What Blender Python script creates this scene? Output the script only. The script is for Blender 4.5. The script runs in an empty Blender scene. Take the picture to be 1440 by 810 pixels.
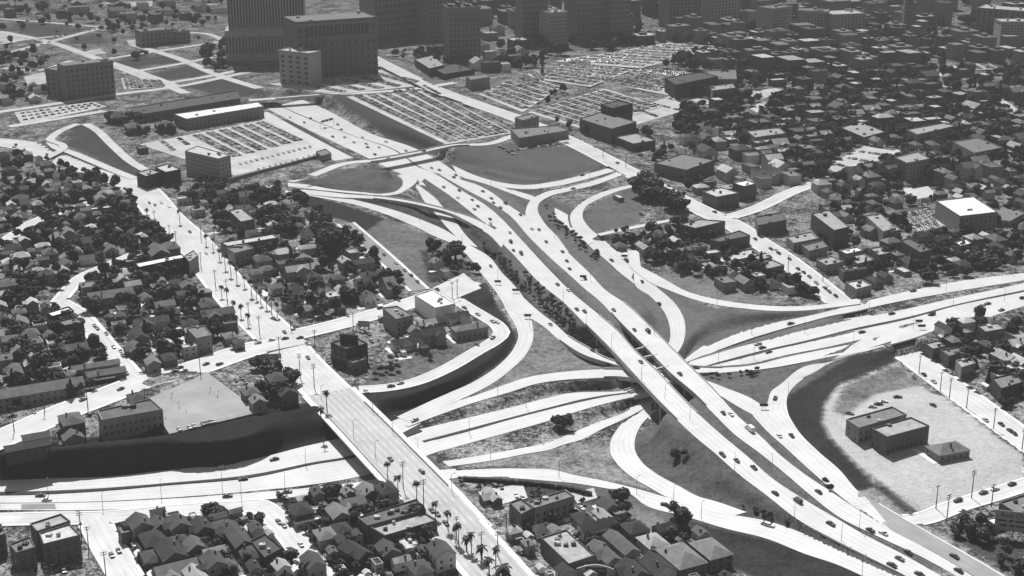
import bpy, bmesh, math, random
import numpy as np
from mathutils import Vector, Matrix
from mathutils.bvhtree import BVHTree

random.seed(11)
rng = np.random.default_rng(7)
S = bpy.context.scene
COL = S.collection
R = math.radians

# ------------------------------------------------------------------ camera, sky, sun, exposure
CAMH, PITCH, FPX, PCX, PCY = 336.0, R(18.7), 2000.0, 720.0, 405.0
cd = bpy.data.cameras.new("camera")
cam = bpy.data.objects.new("camera", cd)
COL.objects.link(cam)
cam.location = (0, 0, CAMH)
cam.rotation_euler = (R(90) - PITCH, 0, 0)
cd.sensor_width = 36.0
cd.lens = 36.0 * FPX / 1440.0
cd.clip_start = 1.0
cd.clip_end = 30000.0
S.camera = cam

SUN_EL, SUN_AZ = R(52), R(-14)          # behind the scene, a little to the left
w = bpy.data.worlds.new("World")
S.world = w
w.use_nodes = True
wn, wl = w.node_tree.nodes, w.node_tree.links
wn.clear()
sky = wn.new("ShaderNodeTexSky")
sky.sky_type = 'NISHITA'
sky.sun_disc = False
sky.sun_elevation = SUN_EL
sky.sun_rotation = SUN_AZ
bw = wn.new("ShaderNodeRGBToBW")        # black-and-white film: the sky's light without its colour
bg = wn.new("ShaderNodeBackground")
bg.inputs[1].default_value = 0.068
wo = wn.new("ShaderNodeOutputWorld")
wl.new(sky.outputs[0], bw.inputs[0])
wl.new(bw.outputs[0], bg.inputs[0])
wl.new(bg.outputs[0], wo.inputs[0])

sl = bpy.data.lights.new("sun", 'SUN')
sl.energy = 4.6
sl.angle = R(0.53)
sl.color = (1.0, 1.0, 1.0)
so = bpy.data.objects.new("sun", sl)
COL.objects.link(so)
_d = Vector((-math.sin(SUN_AZ) * math.cos(SUN_EL), -math.cos(SUN_AZ) * math.cos(SUN_EL), -math.sin(SUN_EL)))
so.rotation_euler = _d.to_track_quat('-Z', 'Y').to_euler()
so.location = (-200, 900, 900)

S.view_settings.view_transform = 'Standard'
S.view_settings.look = 'None'
S.view_settings.gamma = 1.0
S.view_settings.use_curve_mapping = False
S.view_settings.exposure = 1.12
S.cycles.max_bounces = 5
S.cycles.diffuse_bounces = 3
S.cycles.volume_bounces = 0
S.cycles.use_denoising = True

# ------------------------------------------------------------------ pixel <-> world
SP, CP = math.sin(PITCH), math.cos(PITCH)
def ray(px, py):
    dx, dy = (px - PCX) / FPX, (PCY - py) / FPX
    return Vector((dx, CP + dy * SP, -SP + dy * CP))
def at(px, py, z):
    d = ray(px, py)
    t = (z - CAMH) / d.z
    return Vector((d.x * t, d.y * t, z))
def proj(p):
    v = Vector(p) - Vector((0, 0, CAMH))
    f = v.y * CP - v.z * SP
    u = v.y * SP + v.z * CP
    return PCX + FPX * v.x / f, PCY - FPX * u / f
def scale_at(p):                         # pixels per metre there
    v = Vector(p) - Vector((0, 0, CAMH))
    return FPX / (v.y * CP - v.z * SP)

# ------------------------------------------------------------------ materials (all grey: the photograph is black-and-white)
MATS = {}
def grey(name, tone, rough=0.85, amt=0.25, scale=0.35, detail=4.0, spec=0.2, fine=0.0, fscale=3.0, coords='Object'):
    if name in MATS: return MATS[name]
    m = bpy.data.materials.new(name)
    m.use_nodes = True
    n, l = m.node_tree.nodes, m.node_tree.links
    b = n["Principled BSDF"]
    b.inputs["Roughness"].default_value = rough
    b.inputs["Specular IOR Level"].default_value = spec
    tc = n.new("ShaderNodeTexCoord")
    nz = n.new("ShaderNodeTexNoise")
    nz.inputs["Scale"].default_value = scale
    nz.inputs["Detail"].default_value = detail
    nz.inputs["Roughness"].default_value = 0.65
    l.new(tc.outputs[coords], nz.inputs["Vector"])
    mr = n.new("ShaderNodeMapRange")
    mr.inputs[1].default_value = 0.3; mr.inputs[2].default_value = 0.7
    mr.inputs[3].default_value = tone * (1 - amt); mr.inputs[4].default_value = tone * (1 + amt)
    l.new(nz.outputs[0], mr.inputs[0])
    l.new(mr.outputs[0], b.inputs["Base Color"])
    MATS[name] = m
    return m

def roadmat(name, tone, edge=1.0, streak=0.10, joint=0.12, dash=0.0, lane=3.65, amt=0.10):
    m = bpy.data.materials.new(name)
    m.use_nodes = True
    n, l = m.node_tree.nodes, m.node_tree.links
    b = n["Principled BSDF"]
    b.inputs["Roughness"].default_value = 0.9
    b.inputs["Specular IOR Level"].default_value = 0.1
    uv = n.new("ShaderNodeUVMap"); uv.uv_map = "UVMap"
    sx = n.new("ShaderNodeSeparateXYZ"); l.new(uv.outputs[0], sx.inputs[0])
    def M(op, a, b_=None, c=None):
        k = n.new("ShaderNodeMath"); k.operation = op
        for i, v in enumerate((a, b_, c)):
            if v is None: continue
            if isinstance(v, (int, float)): k.inputs[i].default_value = v
            else: l.new(v, k.inputs[i])
        return k.outputs[0]
    u, v = sx.outputs[0], sx.outputs[1]
    fl = M('FRACT', M('DIVIDE', u, lane))
    cen = M('ABSOLUTE', M('SUBTRACT', fl, 0.5))           # 0 mid lane, .5 lane line
    st = M('MULTIPLY', M('SUBTRACT', 1.0, M('MINIMUM', M('MULTIPLY', cen, 4.0), 1.0)), streak)   # oil drip along lane centres
    tc = n.new("ShaderNodeTexCoord")
    n1 = n.new("ShaderNodeTexNoise"); n1.inputs["Scale"].default_value = 0.06; n1.inputs["Detail"].default_value = 6
    l.new(tc.outputs["Object"], n1.inputs["Vector"])
    mp = n.new("ShaderNodeMapping"); mp.inputs["Scale"].default_value = (1.2, 0.05, 1)
    l.new(uv.outputs[0], mp.inputs[0])
    n2 = n.new("ShaderNodeTexNoise"); n2.inputs["Scale"].default_value = 1.0; n2.inputs["Detail"].default_value = 3
    l.new(mp.outputs[0], n2.inputs["Vector"])
    nn = M('ADD', M('MULTIPLY', M('SUBTRACT', n1.outputs[0], 0.5), amt * 3), M('MULTIPLY', M('SUBTRACT', n2.outputs[0], 0.5), amt * 2.2))
    jt = M('MULTIPLY', M('LESS_THAN', M('FRACT', M('DIVIDE', v, 9.0)), 0.03), joint)
    val = M('MULTIPLY', M('SUBTRACT', M('ADD', 1.0, nn), M('ADD', st, jt)), tone)
    if dash > 0:
        dl = M('MULTIPLY', M('GREATER_THAN', cen, 0.47), M('LESS_THAN', M('FRACT', M('DIVIDE', v, 11.0)), 0.4))
        val = M('ADD', M('MULTIPLY', val, M('SUBTRACT', 1.0, dl)), M('MULTIPLY', dl, dash))
    l.new(val, b.inputs["Base Color"])
    MATS[name] = m
    return m

M_CONC = roadmat("freeway_concrete", 0.50, streak=0.10, joint=0.12, amt=.12)
M_STREET = roadmat("street_concrete", 0.48, streak=0.09, joint=0.08, amt=0.18)
M_ASPH = roadmat("worn_asphalt", 0.38, streak=0.14, joint=0.0, dash=0.62, amt=0.16)
M_OLDASPH = roadmat("grey_asphalt", 0.22, streak=0.05, joint=0.0, amt=0.2)
M_SIDE = grey("sidewalk_concrete", 0.55, amt=0.12, scale=0.2)
M_BRIDGE = grey("bridge_concrete", 0.42, amt=0.15, scale=0.15)
M_YARD = grey("packed_yard", 0.26, amt=0.2, scale=0.05, detail=8)
M_TANLOT = grey("dry_lot", 0.38, amt=0.3, scale=0.06, detail=8)
M_LOT = grey("lot_paving", 0.40, amt=0.25, scale=0.06, detail=8)
M_GLASS = grey("window_glass", 0.025, rough=0.25, amt=0.2, spec=0.4)
M_TRUNK = grey("bark", 0.09, amt=0.3, scale=2)
M_POLE = grey("pole_wood", 0.05, amt=0.2, scale=2)
M_LAMP = grey("lamp_metal", 0.12, amt=0.1, rough=0.5)
M_TIRE = grey("tyre_rubber", 0.02, amt=0.1)
M_HEDGE = grey("hedge_leaf", 0.024, amt=0.5, scale=1.2)

# ------------------------------------------------------------------ mesh helpers
def new_mesh(name, verts, faces, mat=None, uvs=None, smooth=False):
    me = bpy.data.meshes.new(name)
    me.from_pydata([tuple(v) for v in verts], [], faces)
    mats = mat if isinstance(mat, (list, tuple)) else ([mat] if mat else [])
    for k in mats: me.materials.append(k)
    if uvs is not None:
        ul = me.uv_layers.new(name="UVMap")
        li = np.empty(len(me.loops), np.int32); me.loops.foreach_get("vertex_index", li)
        ul.data.foreach_set("uv", np.asarray(uvs, np.float32)[li].ravel())
    if smooth:
        me.polygons.foreach_set("use_smooth", np.ones(len(me.polygons), bool))
    me.update()
    return me
def link(name, data, parent=None, loc=None):
    o = bpy.data.objects.new(name, data)
    COL.objects.link(o)
    if parent is not None: o.parent = parent
    if loc is not None: o.location = loc
    return o
REG = []                                  # (object, category, description, group) waiting for a label
def tag(o, label=None, cat=None, group=None, kind=None):
    if label: o["label"] = label
    if cat: o["category"] = cat
    if group: o["group"] = group
    if kind: o["kind"] = kind
    return o
def empty(name, loc, rz=0.0):
    o = bpy.data.objects.new(name, None)
    COL.objects.link(o)
    o.location = loc; o.rotation_euler = (0, 0, rz)
    o.empty_display_size = 1
    return o
class MB:
    """collects boxes, prisms and tubes in one mesh"""
    def __init__(s): s.v, s.f, s.mi = [], [], []
    def add(s, verts, faces, mi=0):
        k = len(s.v); s.v += [tuple(q) for q in verts]
        s.f += [tuple(i + k for i in f) for f in faces]; s.mi += [mi] * len(faces)
    def box(s, x0, x1, y0, y1, z0, z1, mi=0):
        s.add([(x0,y0,z0),(x1,y0,z0),(x1,y1,z0),(x0,y1,z0),(x0,y0,z1),(x1,y0,z1),(x1,y1,z1),(x0,y1,z1)],
              [(0,3,2,1),(4,5,6,7),(0,1,5,4),(1,2,6,5),(2,3,7,6),(3,0,4,7)], mi)
    def tube(s, p, q, r0, r1, n=6, mi=0):
        p, q = Vector(p), Vector(q); a = (q - p).normalized()
        e = a.orthogonal().normalized(); g = a.cross(e)
        vs = []
        for c, r in ((p, r0), (q, r1)):
            for k in range(n):
                t = 2 * math.pi * k / n
                vs.append(c + e * (r * math.cos(t)) + g * (r * math.sin(t)))
        s.add(vs, [(k, (k+1) % n, n + (k+1) % n, n + k) for k in range(n)] + [tuple(range(n-1,-1,-1)), tuple(range(n, 2*n))], mi)
    def prism(s, pts, z0, z1, mi=0):      # pts counter-clockwise
        n = len(pts)
        s.add([(p[0], p[1], z0) for p in pts] + [(p[0], p[1], z1) for p in pts],
              [(k, (k+1) % n, n + (k+1) % n, n + k) for k in range(n)] + [tuple(range(n-1,-1,-1)), tuple(range(n, 2*n))], mi)
    def mesh(s, name, mat, smooth=False):
        me = new_mesh(name, s.v, s.f, mat, smooth=smooth)
        if len(me.materials) > 1: me.polygons.foreach_set("material_index", np.array(s.mi, np.int32))
        return me
    def build(s, name, mat, parent=None, smooth=False):
        return link(name, s.mesh(name, mat, smooth), parent)

def resample(pts, n):
    """n points evenly along a smooth curve through pts (pixels)"""
    p = np.array(pts, float)
    if len(p) == 1: return np.repeat(p, n, 0)
    d = np.r_[0, np.cumsum(np.hypot(*np.diff(p, axis=0).T))]
    if len(p) == 2:
        t = np.linspace(0, d[-1], n)
        return np.c_[np.interp(t, d, p[:,0]), np.interp(t, d, p[:,1])]
    m = np.zeros_like(p)
    h = np.diff(d)[:, None]; s = np.diff(p, axis=0) / h
    m[1:-1] = (s[:-1] * h[1:] + s[1:] * h[:-1]) / (h[:-1] + h[1:])
    m[0], m[-1] = s[0], s[-1]
    out = []
    fine = np.linspace(0, d[-1], max(n * 4, 40))
    idx = np.clip(np.searchsorted(d, fine, side='right') - 1, 0, len(p) - 2)
    hh = (d[idx+1] - d[idx])[:, None]; t = ((fine - d[idx]) / hh[:,0])[:, None]
    q = ((2*t**3 - 3*t**2 + 1) * p[idx] + (t**3 - 2*t**2 + t) * hh * m[idx] + (-2*t**3 + 3*t**2) * p[idx+1] + (t**3 - t**2) * hh * m[idx+1])
    dd = np.r_[0, np.cumsum(np.hypot(*np.diff(q, axis=0).T))]
    tt = np.linspace(0, dd[-1], n)
    return np.c_[np.interp(tt, dd, q[:,0]), np.interp(tt, dd, q[:,1])]

CONS = []        # terrain constraints: (centre Nx2, half width N, z N)
ROADS = []       # (left Nx3, right Nx3, name) for placing cars and rejecting houses
NOFF = [0]
def strip_mesh(name, Lw, Rw, mat, thick, bottom=False):
    n = len(Lw)
    Lw, Rw = np.asarray(Lw), np.asarray(Rw)
    dn = np.array([0, 0, -thick])
    V = np.concatenate([Lw, Rw, Lw + dn, Rw + dn])
    F = []
    cen = (Lw + Rw) / 2
    v = np.r_[0, np.cumsum(np.linalg.norm(np.diff(cen, axis=0), axis=1))]
    wd = np.linalg.norm(Rw - Lw, axis=1)
    uv = np.concatenate([np.c_[np.zeros(n), v], np.c_[wd, v], np.c_[np.zeros(n), v], np.c_[wd, v]])
    # orientation
    a = np.cross(Rw[0] - Lw[0], Lw[1] - Lw[0])[2] >= 0
    for i in range(n - 1):
        q = [(i, n+i, n+i+1, i+1), (2*n+i, i, i+1, 2*n+i+1), (n+i, 3*n+i, 3*n+i+1, n+i+1)]
        if bottom: q.append((2*n+i, 2*n+i+1, 3*n+i+1, 3*n+i))
        F += q if a else [t[::-1] for t in q]
    for i in (0, n-1):
        q = (i, 2*n+i, 3*n+i, n+i)
        F.append(q if (i == 0) == a else q[::-1])
    return new_mesh(name, V, F, mat, uv)
def wall_strip(name, E, I, h0, h1, mat, parent):
    """a low wall between edge line E and inner line I from z+h0 to z+h1"""
    E, I = np.asarray(E), np.asarray(I); n = len(E)
    a, b = np.array([0,0,h0]), np.array([0,0,h1])
    V = np.concatenate([E+a, I+a, I+b, E+b]); F = []
    for i in range(n-1):
        for k in range(4):
            k2 = (k+1) % 4
            F.append((k*n+i, k2*n+i, k2*n+i+1, k*n+i+1))
    F += [(0, n, 2*n, 3*n), (n-1, 4*n-1, 3*n-1, 2*n-1)]
    me = new_mesh(name, V, F, mat)
    bm = bmesh.new(); bm.from_mesh(me); bmesh.ops.recalc_face_normals(bm, faces=bm.faces); bm.to_mesh(me); bm.free()
    return link(name, me, parent)

def ribbon(name, L, Rr, Z, mat=None, deck=None, label=None, piers=True, decklabel=None, cons=True, step=5.0, parapet=0.9, deckname='elevated_carriageway'):
    """road whose two edges were traced; Z is a list of heights evenly along it or [(t,z)...]; deck=(t0,t1) is carried on piers"""
    mat = mat or M_CONC
    ln = max(sum(math.hypot(a[0]-b[0], a[1]-b[1]) for a, b in zip(L, L[1:])), sum(math.hypot(a[0]-b[0], a[1]-b[1]) for a, b in zip(Rr, Rr[1:])))
    n = max(8, int(ln / step))
    lp, rp = resample(L, n), resample(Rr, n)
    ts = np.linspace(0, 1, n)
    if isinstance(Z[0], tuple): zs = np.interp(ts, [a for a, _ in Z], [b for _, b in Z])
    else: zs = np.interp(ts, np.linspace(0, 1, len(Z)), Z)
    NOFF[0] += 1
    zs = zs + 0.012 * (NOFF[0] % 23)
    Lw = np.array([at(x, y, z) for (x, y), z in zip(lp, zs)])
    Rw = np.array([at(x, y, z) for (x, y), z in zip(rp, zs)])
    return build_strip(name, Lw, Rw, mat, deck, label, piers, decklabel, cons, parapet, deckname)

def build_strip(name, Lw, Rw, mat, deck=None, label=None, piers=True, decklabel=None, cons=True, parapet=0.9, deckname='elevated_carriageway', thick=0.9):
    n = len(Lw)
    ROADS.append((Lw, Rw, name))
    segs = []
    if deck:
        a, b = int(round(deck[0]*(n-1))), int(round(deck[1]*(n-1)))
        if a > 0: segs.append((0, a, False))
        segs.append((a, b, True))
        if b < n-1: segs.append((b, n-1, False))
    else: segs.append((0, n-1, False))
    for a, b, dk in segs:
        if b - a < 1: continue
        l_, r_ = Lw[a:b+1], Rw[a:b+1]
        if not dk:
            o = link(name, strip_mesh(name, l_, r_, mat, thick)); tag(o, kind='structure')
            if label: o['label'] = label
            if cons:
                c = (l_ + r_) / 2
                CONS.append((c[:, :2], np.linalg.norm((r_-l_)[:, :2], axis=1) / 2 + 0.8, c[:, 2] - 0.3))
        else:
            c = (l_ + r_) / 2
            m0 = c[len(c)//2]
            e = empty(deckname, (m0[0], m0[1], 0))
            tag(e, decklabel or label, 'bridge')
            off = np.array([m0[0], m0[1], 0])
            link('deck', strip_mesh('deck', l_-off, r_-off, [mat], 1.9, True), e)
            if parapet > 0:
                for E, I in ((l_, r_), (r_, l_)):
                    u = (I - E) / np.linalg.norm(I - E, axis=1)[:, None]
                    wall_strip('parapet', E - u*0.02 - off, E + u*0.38 - off, -1.5, parapet, M_BRIDGE, e)
            if piers:
                PIERS.append((e, l_, r_, off))
PIERS = []

STREETS = []     # (centre pts Nx3, half width)
def street(name, pts, Z, width, mat=None, walk=2.4, label=None, cons=True, deck=None, decklabel=None, step=7.0):
    mat = mat or M_STREET
    ln = sum(math.hypot(a[0]-b[0], a[1]-b[1]) for a, b in zip(pts, pts[1:]))
    n = max(6, int(ln / step))
    pp = resample(pts, n)
    zs = np.interp(np.linspace(0, 1, n), np.linspace(0, 1, len(Z)), Z)
    NOFF[0] += 1
    zs = zs + 0.012 * (NOFF[0] % 23)
    C = np.array([at(x, y, z) for (x, y), z in zip(pp, zs)])
    T = np.gradient(C[:, :2], axis=0); T /= np.linalg.norm(T, axis=1)[:, None]
    N = np.c_[-T[:,1], T[:,0], np.zeros(n)]
    build_strip(name, C + N*width/2, C - N*width/2, mat, deck, label, True, decklabel, cons, 1.0, 'road_bridge')
    STREETS.append((C, N, width/2, walk, deck))
# ------------------------------------------------------------------ freeway ribbons (edges traced on the photograph, each at its own height)
FW, RP = 'freeway_road', 'ramp_road'
# the two carriageways of the upper freeway
ribbon(FW, [(590,246),(600,253),(627,271),(667,302),(687,318),(700,335),(724,360),(742,380),(760,399),(789,422),(827,460),(858,491),(893,529),(920,558),(960,598),(982,618),(1004,636),(1033,662),(1080,698),(1117,727),(1180,762),(1215,780),(1265,805),(1320,835)],
       [(588,235),(600,239),(651,269),(689,293),(707,309),(724,327),(773,380),(804,411),(838,439),(867,464),(893,493),(924,522),(958,558),(984,584),(1013,610),(1049,640),(1084,671),(1124,698),(1180,731),(1207,747),(1280,785),(1323,810),(1370,838)],
       [(0,14),(.15,15),(.75,15),(1,13)], deck=(.335,.53),
       decklabel='long elevated freeway deck of the pair standing over the lowest ramps')
ribbon(FW, [(604,237),(656,267),(693,287),(718,304),(742,331),(771,360),(798,384),(820,404),(844,424),(871,453),(907,489),(944,527),(978,556),(1004,582),(1031,609),(1067,636),(1102,664),(1142,698),(1180,727),(1230,752),(1300,785),(1345,810),(1385,835)],
       [(608,230),(644,248),(689,269),(716,289),(736,302),(764,320),(784,340),(807,363),(827,382),(853,409),(880,427),(913,458),(951,496),(964,509),(1000,544),(1040,587),(1067,611),(1102,644),(1138,671),(1171,693),(1223,727),(1247,742),(1313,777),(1367,810),(1410,840)],
       [(0,14),(.15,15.1),(.75,15.1),(1,13.1)], deck=(.33,.52),
       decklabel='long elevated freeway deck of the pair beside the wide lawn and curved ramp')
# lower left freeway toward the bridge
ribbon(FW, [(-20,675),(0,675),(90,672),(140,671),(227,662),(360,645),(427,628),(470,618),(530,600),(575,583)],[(-20,692),(0,692),(127,688),(233,680),(360,667),(443,650),(495,640),(540,622),(592,595)],[2,3,4.5,6])
IX_FLA = len(ROADS)-1
ribbon(FW, [(-20,697),(0,697),(127,692),(233,683),(360,671),(443,653),(500,643),(560,620),(600,605)],[(-20,707),(0,707),(150,704.5),(233,700),(360,690),(433,682),(500,671),(560,654),(625,632)],[2,3,4.6,5.2])
ribbon(RP, [(-20,708),(0,708),(150,705.6),(233,701.6),(360,692.5),(433,686),(503,678),(560,667),(640,659)],[(-20,717),(0,717),(140,717),(233,712.5),(360,703.5),(433,697),(508,690),(570,682),(648,671)],[2,3,4.6,6])
IX_FLB = len(ROADS)-2
ribbon('road_shoulder', [(30,709),(110,707.5),(197,704.5)],[(30,716),(110,716),(197,714)],[2.3,2.75], M_OLDASPH, cons=False)
def median_between(ia, ea, ib, eb, wmin, wmax, mat, up=.3, skip=()):
    """a planted strip filling the gap between the edges of two finished roads"""
    A = np.asarray(ROADS[ia][ea]); B0 = np.asarray(ROADS[ib][eb])
    t = np.linspace(0, len(B0)-1, len(B0)*6); k = np.clip(t.astype(int), 0, len(B0)-2); B = B0[k] + (B0[k+1]-B0[k])*(t-k)[:, None]
    run = []
    def flush():
        if len(run) > 4:
            L_ = np.array([q[0] for q in run]); R_ = np.array([q[1] for q in run]); z = np.minimum(L_[:,2], R_[:,2])
            d = R_ - L_; d[:,2] = 0
            L2, R2 = L_ + d*.06, R_ - d*.06; L2[:,2] = R2[:,2] = z + up
            tag(link('planted_median', strip_mesh('planted_median', L2, R2, mat, 1.2)), kind='structure')
        run.clear()
    for a_ in A:
        d = np.hypot(*(B - a_)[:, :2].T); j = int(d.argmin())
        if wmin < d[j] < wmax and abs(B[j][2]-a_[2]) < 1.6 and 0 < j < len(B)-1: run.append((a_, B[j]))
        else: flush()
    flush()
MED = {}
def mark(k): MED[k] = len(ROADS) - 1
# loop ramp, upper link ramps
IX_LOOP = len(ROADS)
ribbon(RP, [(673,380),(691,402),(704,420),(713,438),(724,456),(729,473),(724,487),(704,511),(673,533),(618,558),(558,586)],[(700,378),(722,400),(736,418),(744,440),(749,458),(750,476),(740,498),(718,520),(691,540),(651,560),(620,574),(583,597)],[(0,11),(.25,10.5),(.5,9.5),(1,6)])
ribbon(RP, [(700,384),(722,404),(736,418),(758,438),(780,455),(800,473),(827,489),(849,502),(900,513),(940,511),(984,516),(1062,513),(1102,503),(1200,483),(1253,470)],[(688,390),(704,414),(722,438),(743,446),(760,456),(791,482),(816,498),(853,511),(900,522),(940,524),(984,526),(1027,523),(1080,518),(1120,511),(1160,503),(1205,494),(1253,480)],
       [(0,11),(.15,10.5),(.5,10),(.62,10),(.75,11.5),(1,16.8)], deck=(.22,.60), decklabel='narrow elevated ramp passing beneath both freeway decks to the far freeway lanes', deckname='elevated_ramp')
ribbon(RP, [(570,597),(613,578),(627,570),(669,556),(704,543),(740,531),(791,523),(827,520),(862,519),(900,521),(950,526),(993,535),(1022,546),(1056,560),(1074,572),(1100,600)],[(573,600),(613,585),(664,567),(718,551),(753,540),(793,534),(827,532),(871,531),(910,536),(955,540),(990,545),(1012,556),(1040,573),(1060,584),(1095,612)],
       [(0,6.2),(.3,8.5),(.45,10),(.75,10),(1,10.8)], deck=(.52,.72), decklabel='pale link ramp slung low beneath the two freeway decks', deckname='elevated_ramp')
# cross freeway
IX_C = len(ROADS)
ribbon(FW, [(580,606),(660,587),(718,573),(780,557),(793,554),(842,551),(873,550),(920,530),(969,509),(1011,496),(1042,487),(1071,480),(1116,467),(1160,457),(1200,449),(1253,439),(1333,421),(1440,398),(1470,391)],[(593,620),(658,603),(718,587),(780,571),(816,562),(849,556),(885,551),(930,536),(985,517),(1044,500),(1084,490),(1129,480),(1200,462),(1284,444),(1333,431),(1440,408),(1470,402)],
       [(0,5),(.35,5),(.5,5.3),(.58,9.5),(.7,15),(.85,16.8),(1,16.8)], deck=(.33,.44), decklabel='cross freeway lanes beneath the upper decks, those nearer the big lawn')
ribbon(FW, [(596,623),(658,607),(718,590),(780,574),(818,565),(849,558.5),(890,552),(935,538),(985,519),(1047,503),(1084,493),(1129,483),(1200,465.5),(1284,447),(1333,433),(1440,410.5),(1470,404)],[(610,637),(664,622),(718,607),(780,589),(804,581),(849,568),(881,560),(920,552),(960,534),(1000,518),(1058,513),(1098,501),(1153,490),(1200,480),(1244,470),(1289,458),(1333,449),(1440,428),(1470,421)],
       [(0,5),(.35,5),(.5,5.3),(.58,9.5),(.7,15),(.85,16.8),(1,16.8)], deck=(.33,.42), decklabel='cross freeway lanes beneath the upper decks, those nearer the ivy slopes')
# lowest ramps
ribbon(RP, [(622,649),(673,641),(718,633),(780,619),(804,609),(840,594),(876,581),(915,555),(950,520),(965,504),(993,484),(1022,471),(1058,461),(1093,453),(1138,444),(1178,434),(1200,428),(1244,417),(1289,407),(1364,393),(1440,384),(1470,380)],[(631,656),(682,649),(740,638),(780,630),(787,627),(818,618),(849,602),(880,588),(925,560),(955,525),(969,508),(989,501),(1013,491),(1049,478),(1084,467),(1138,452),(1169,444),(1200,438),(1244,428),(1324,413),(1440,394),(1470,389)],
       [(0,5),(.2,2.5),(.36,.3),(.46,.5),(.52,4.5),(.6,10),(.68,14.2),(.82,16.8),(1,16.8)])
ribbon(RP, [(887,584),(869,602),(859,620),(859,638),(867,651),(889,671),(911,684),(940,700),(973,711),(1020,728)],[(925,575),(900,600),(893,618),(893,633),(902,649),(920,664),(956,684),(982,698),(1007,705),(1050,720)],[(0,.2),(.2,1),(.5,5),(1,9)])
ribbon(RP, [(870,352),(891,380),(893,400),(916,418),(936,442),(942,460),(942,478),(936,490),(905,535),(885,575)],[(898,352),(905,385),(924,404),(951,429),(962,449),(964,464),(960,484),(950,500),(920,545),(915,590)],[(0,12),(.2,11),(.45,7.5),(.62,5),(.8,1.5),(1,.2)])
ribbon(RP, [(638,662),(696,659),(740,659),(780,661),(804,667),(849,676),(898,688),(933,698),(973,710),(1020,722),(1080,733),(1130,750),(1177,770),(1213,787),(1260,806),(1300,825)],[(644,670),(718,672),(780,677),(804,679),(849,686),(884,693),(907,710),(960,725),(1020,743),(1080,758),(1130,778),(1180,795),(1213,810),(1260,835)],[(0,6),(.3,7),(.6,10),(1,12.7)])
# ramp from the elevated far freeway down to the upper freeway
ribbon(RP, [(1290,456),(1200,484),(1180,500),(1122,520),(1098,540),(1084,551),(1078,569),(1058,580),(1071,598),(1102,627),(1138,660),(1176,693),(1200,712)],[(1324,460),(1289,473),(1253,484),(1200,500),(1156,521),(1120,540),(1107,558),(1107,575),(1120,602),(1151,635),(1182,662),(1203,687),(1225,707)],[(0,16.8),(.25,15.3),(.45,11.5),(.6,10.8),(.8,12),(1,13.4)])
ribbon(FW, [(1253,468),(1289,455),(1333,447),(1378,437),(1440,423),(1470,417)],[(1253,484),(1289,474),(1324,461),(1378,450),(1440,430.5),(1470,424)],[16.8,16.8])
ribbon(RP, [(1190,703),(1210,719),(1246,746)],[(1216,698),(1228,712),(1256,746)],[13.36,13.15], cons=False)
for l_, r_, z_ in (((1468,391.5),(1640,352)),((1468,402.5),(1640,361)),16.8),(((1468,404.5),(1640,363)),((1468,424.5),(1640,382)),16.8),(((1468,380),(1640,341)),((1468,389.5),(1640,350)),16.8):
    ribbon(FW, list(l_), list(r_) if r_[1][1] > l_[1][1] else [r_[0], (1640,349)], [z_, z_])
ribbon('unfinished_roadway', [(1206,697),(1228,722),(1254,746),(1313,776),(1368,809),(1400,829)],[(1207,692),(1237,709),(1267,727),(1330,763),(1407,808),(1440,828)],[13.2,13.0], roadmat("unpaved_base", 0.25, streak=.03, joint=0, amt=.25))
ribbon('kerb', [(1235,708),(1267,727),(1330,763),(1407,808),(1440,828)],[(1236.5,707.4),(1268.5,726.4),(1331.5,762.4),(1409,807.2),(1442,827.2)],[13.35,13.2], M_SIDE, cons=False)
median_between(IX_FLA, 1, IX_FLB, 0, .4, 8, M_HEDGE, .4)
median_between(IX_C, 1, IX_C+1, 0, .3, 7, M_HEDGE, .15)
median_between(IX_C+1, 1, IX_LOOP+1, 0, .4, 5, M_HEDGE, .2)
# ramps toward the tree-lined street
ribbon(RP, [(636,232),(667,246),(702,256),(740,260),(780,255),(820,246),(868,233)],[(644,247),(668,253),(702,262),(740,266),(780,262),(825,252),(872,238)],[14.5,16,18,22])
ribbon(RP, [(644,243),(668,252),(702,260),(725,268),(752,276)],[(652,250),(684,259),(716,271),(744,281),(752,283)],[14.7,15.5,15.4])
ribbon(RP, [(871,241),(840,252),(800,263),(760,273),(744,284),(740,293),(739,304),(752,322),(770,342)],[(875,246),(840,259),(800,269),(769,278),(758,286),(756,293),(764,311),(784,333),(800,355)],[(0,22),(.3,18.5),(.6,15.6),(.75,15.2),(1,15.15)])
ribbon(RP, [(896,258),(860,266),(833,276),(813,289),(802,302),(806,322),(827,344),(856,369),(876,387),(891,398)],[(900,261),(869,269),(842,280),(822,293),(819,304),(827,318),(844,333),(869,353),(887,364),(909,390)],[(0,22),(.3,18),(.5,16),(.8,12.5),(1,10.6)])
ribbon(RP, [(769,296),(780,304),(802,324),(827,344)],[(778,291),(800,303),(818,318),(835,340)],[14.5,15,14.5])
ribbon(RP, [(880,364),(913,381),(944,398),(960,407),(1004,420),(1049,427),(1084,430),(1138,430),(1178,425),(1210,419)],[(885,375),(900,387),(916,398),(938,407),(973,420),(1004,428),(1049,434),(1084,437),(1138,436),(1173,432),(1210,427)],[(0,12),(.25,11),(.5,12),(1,15.5)])
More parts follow.
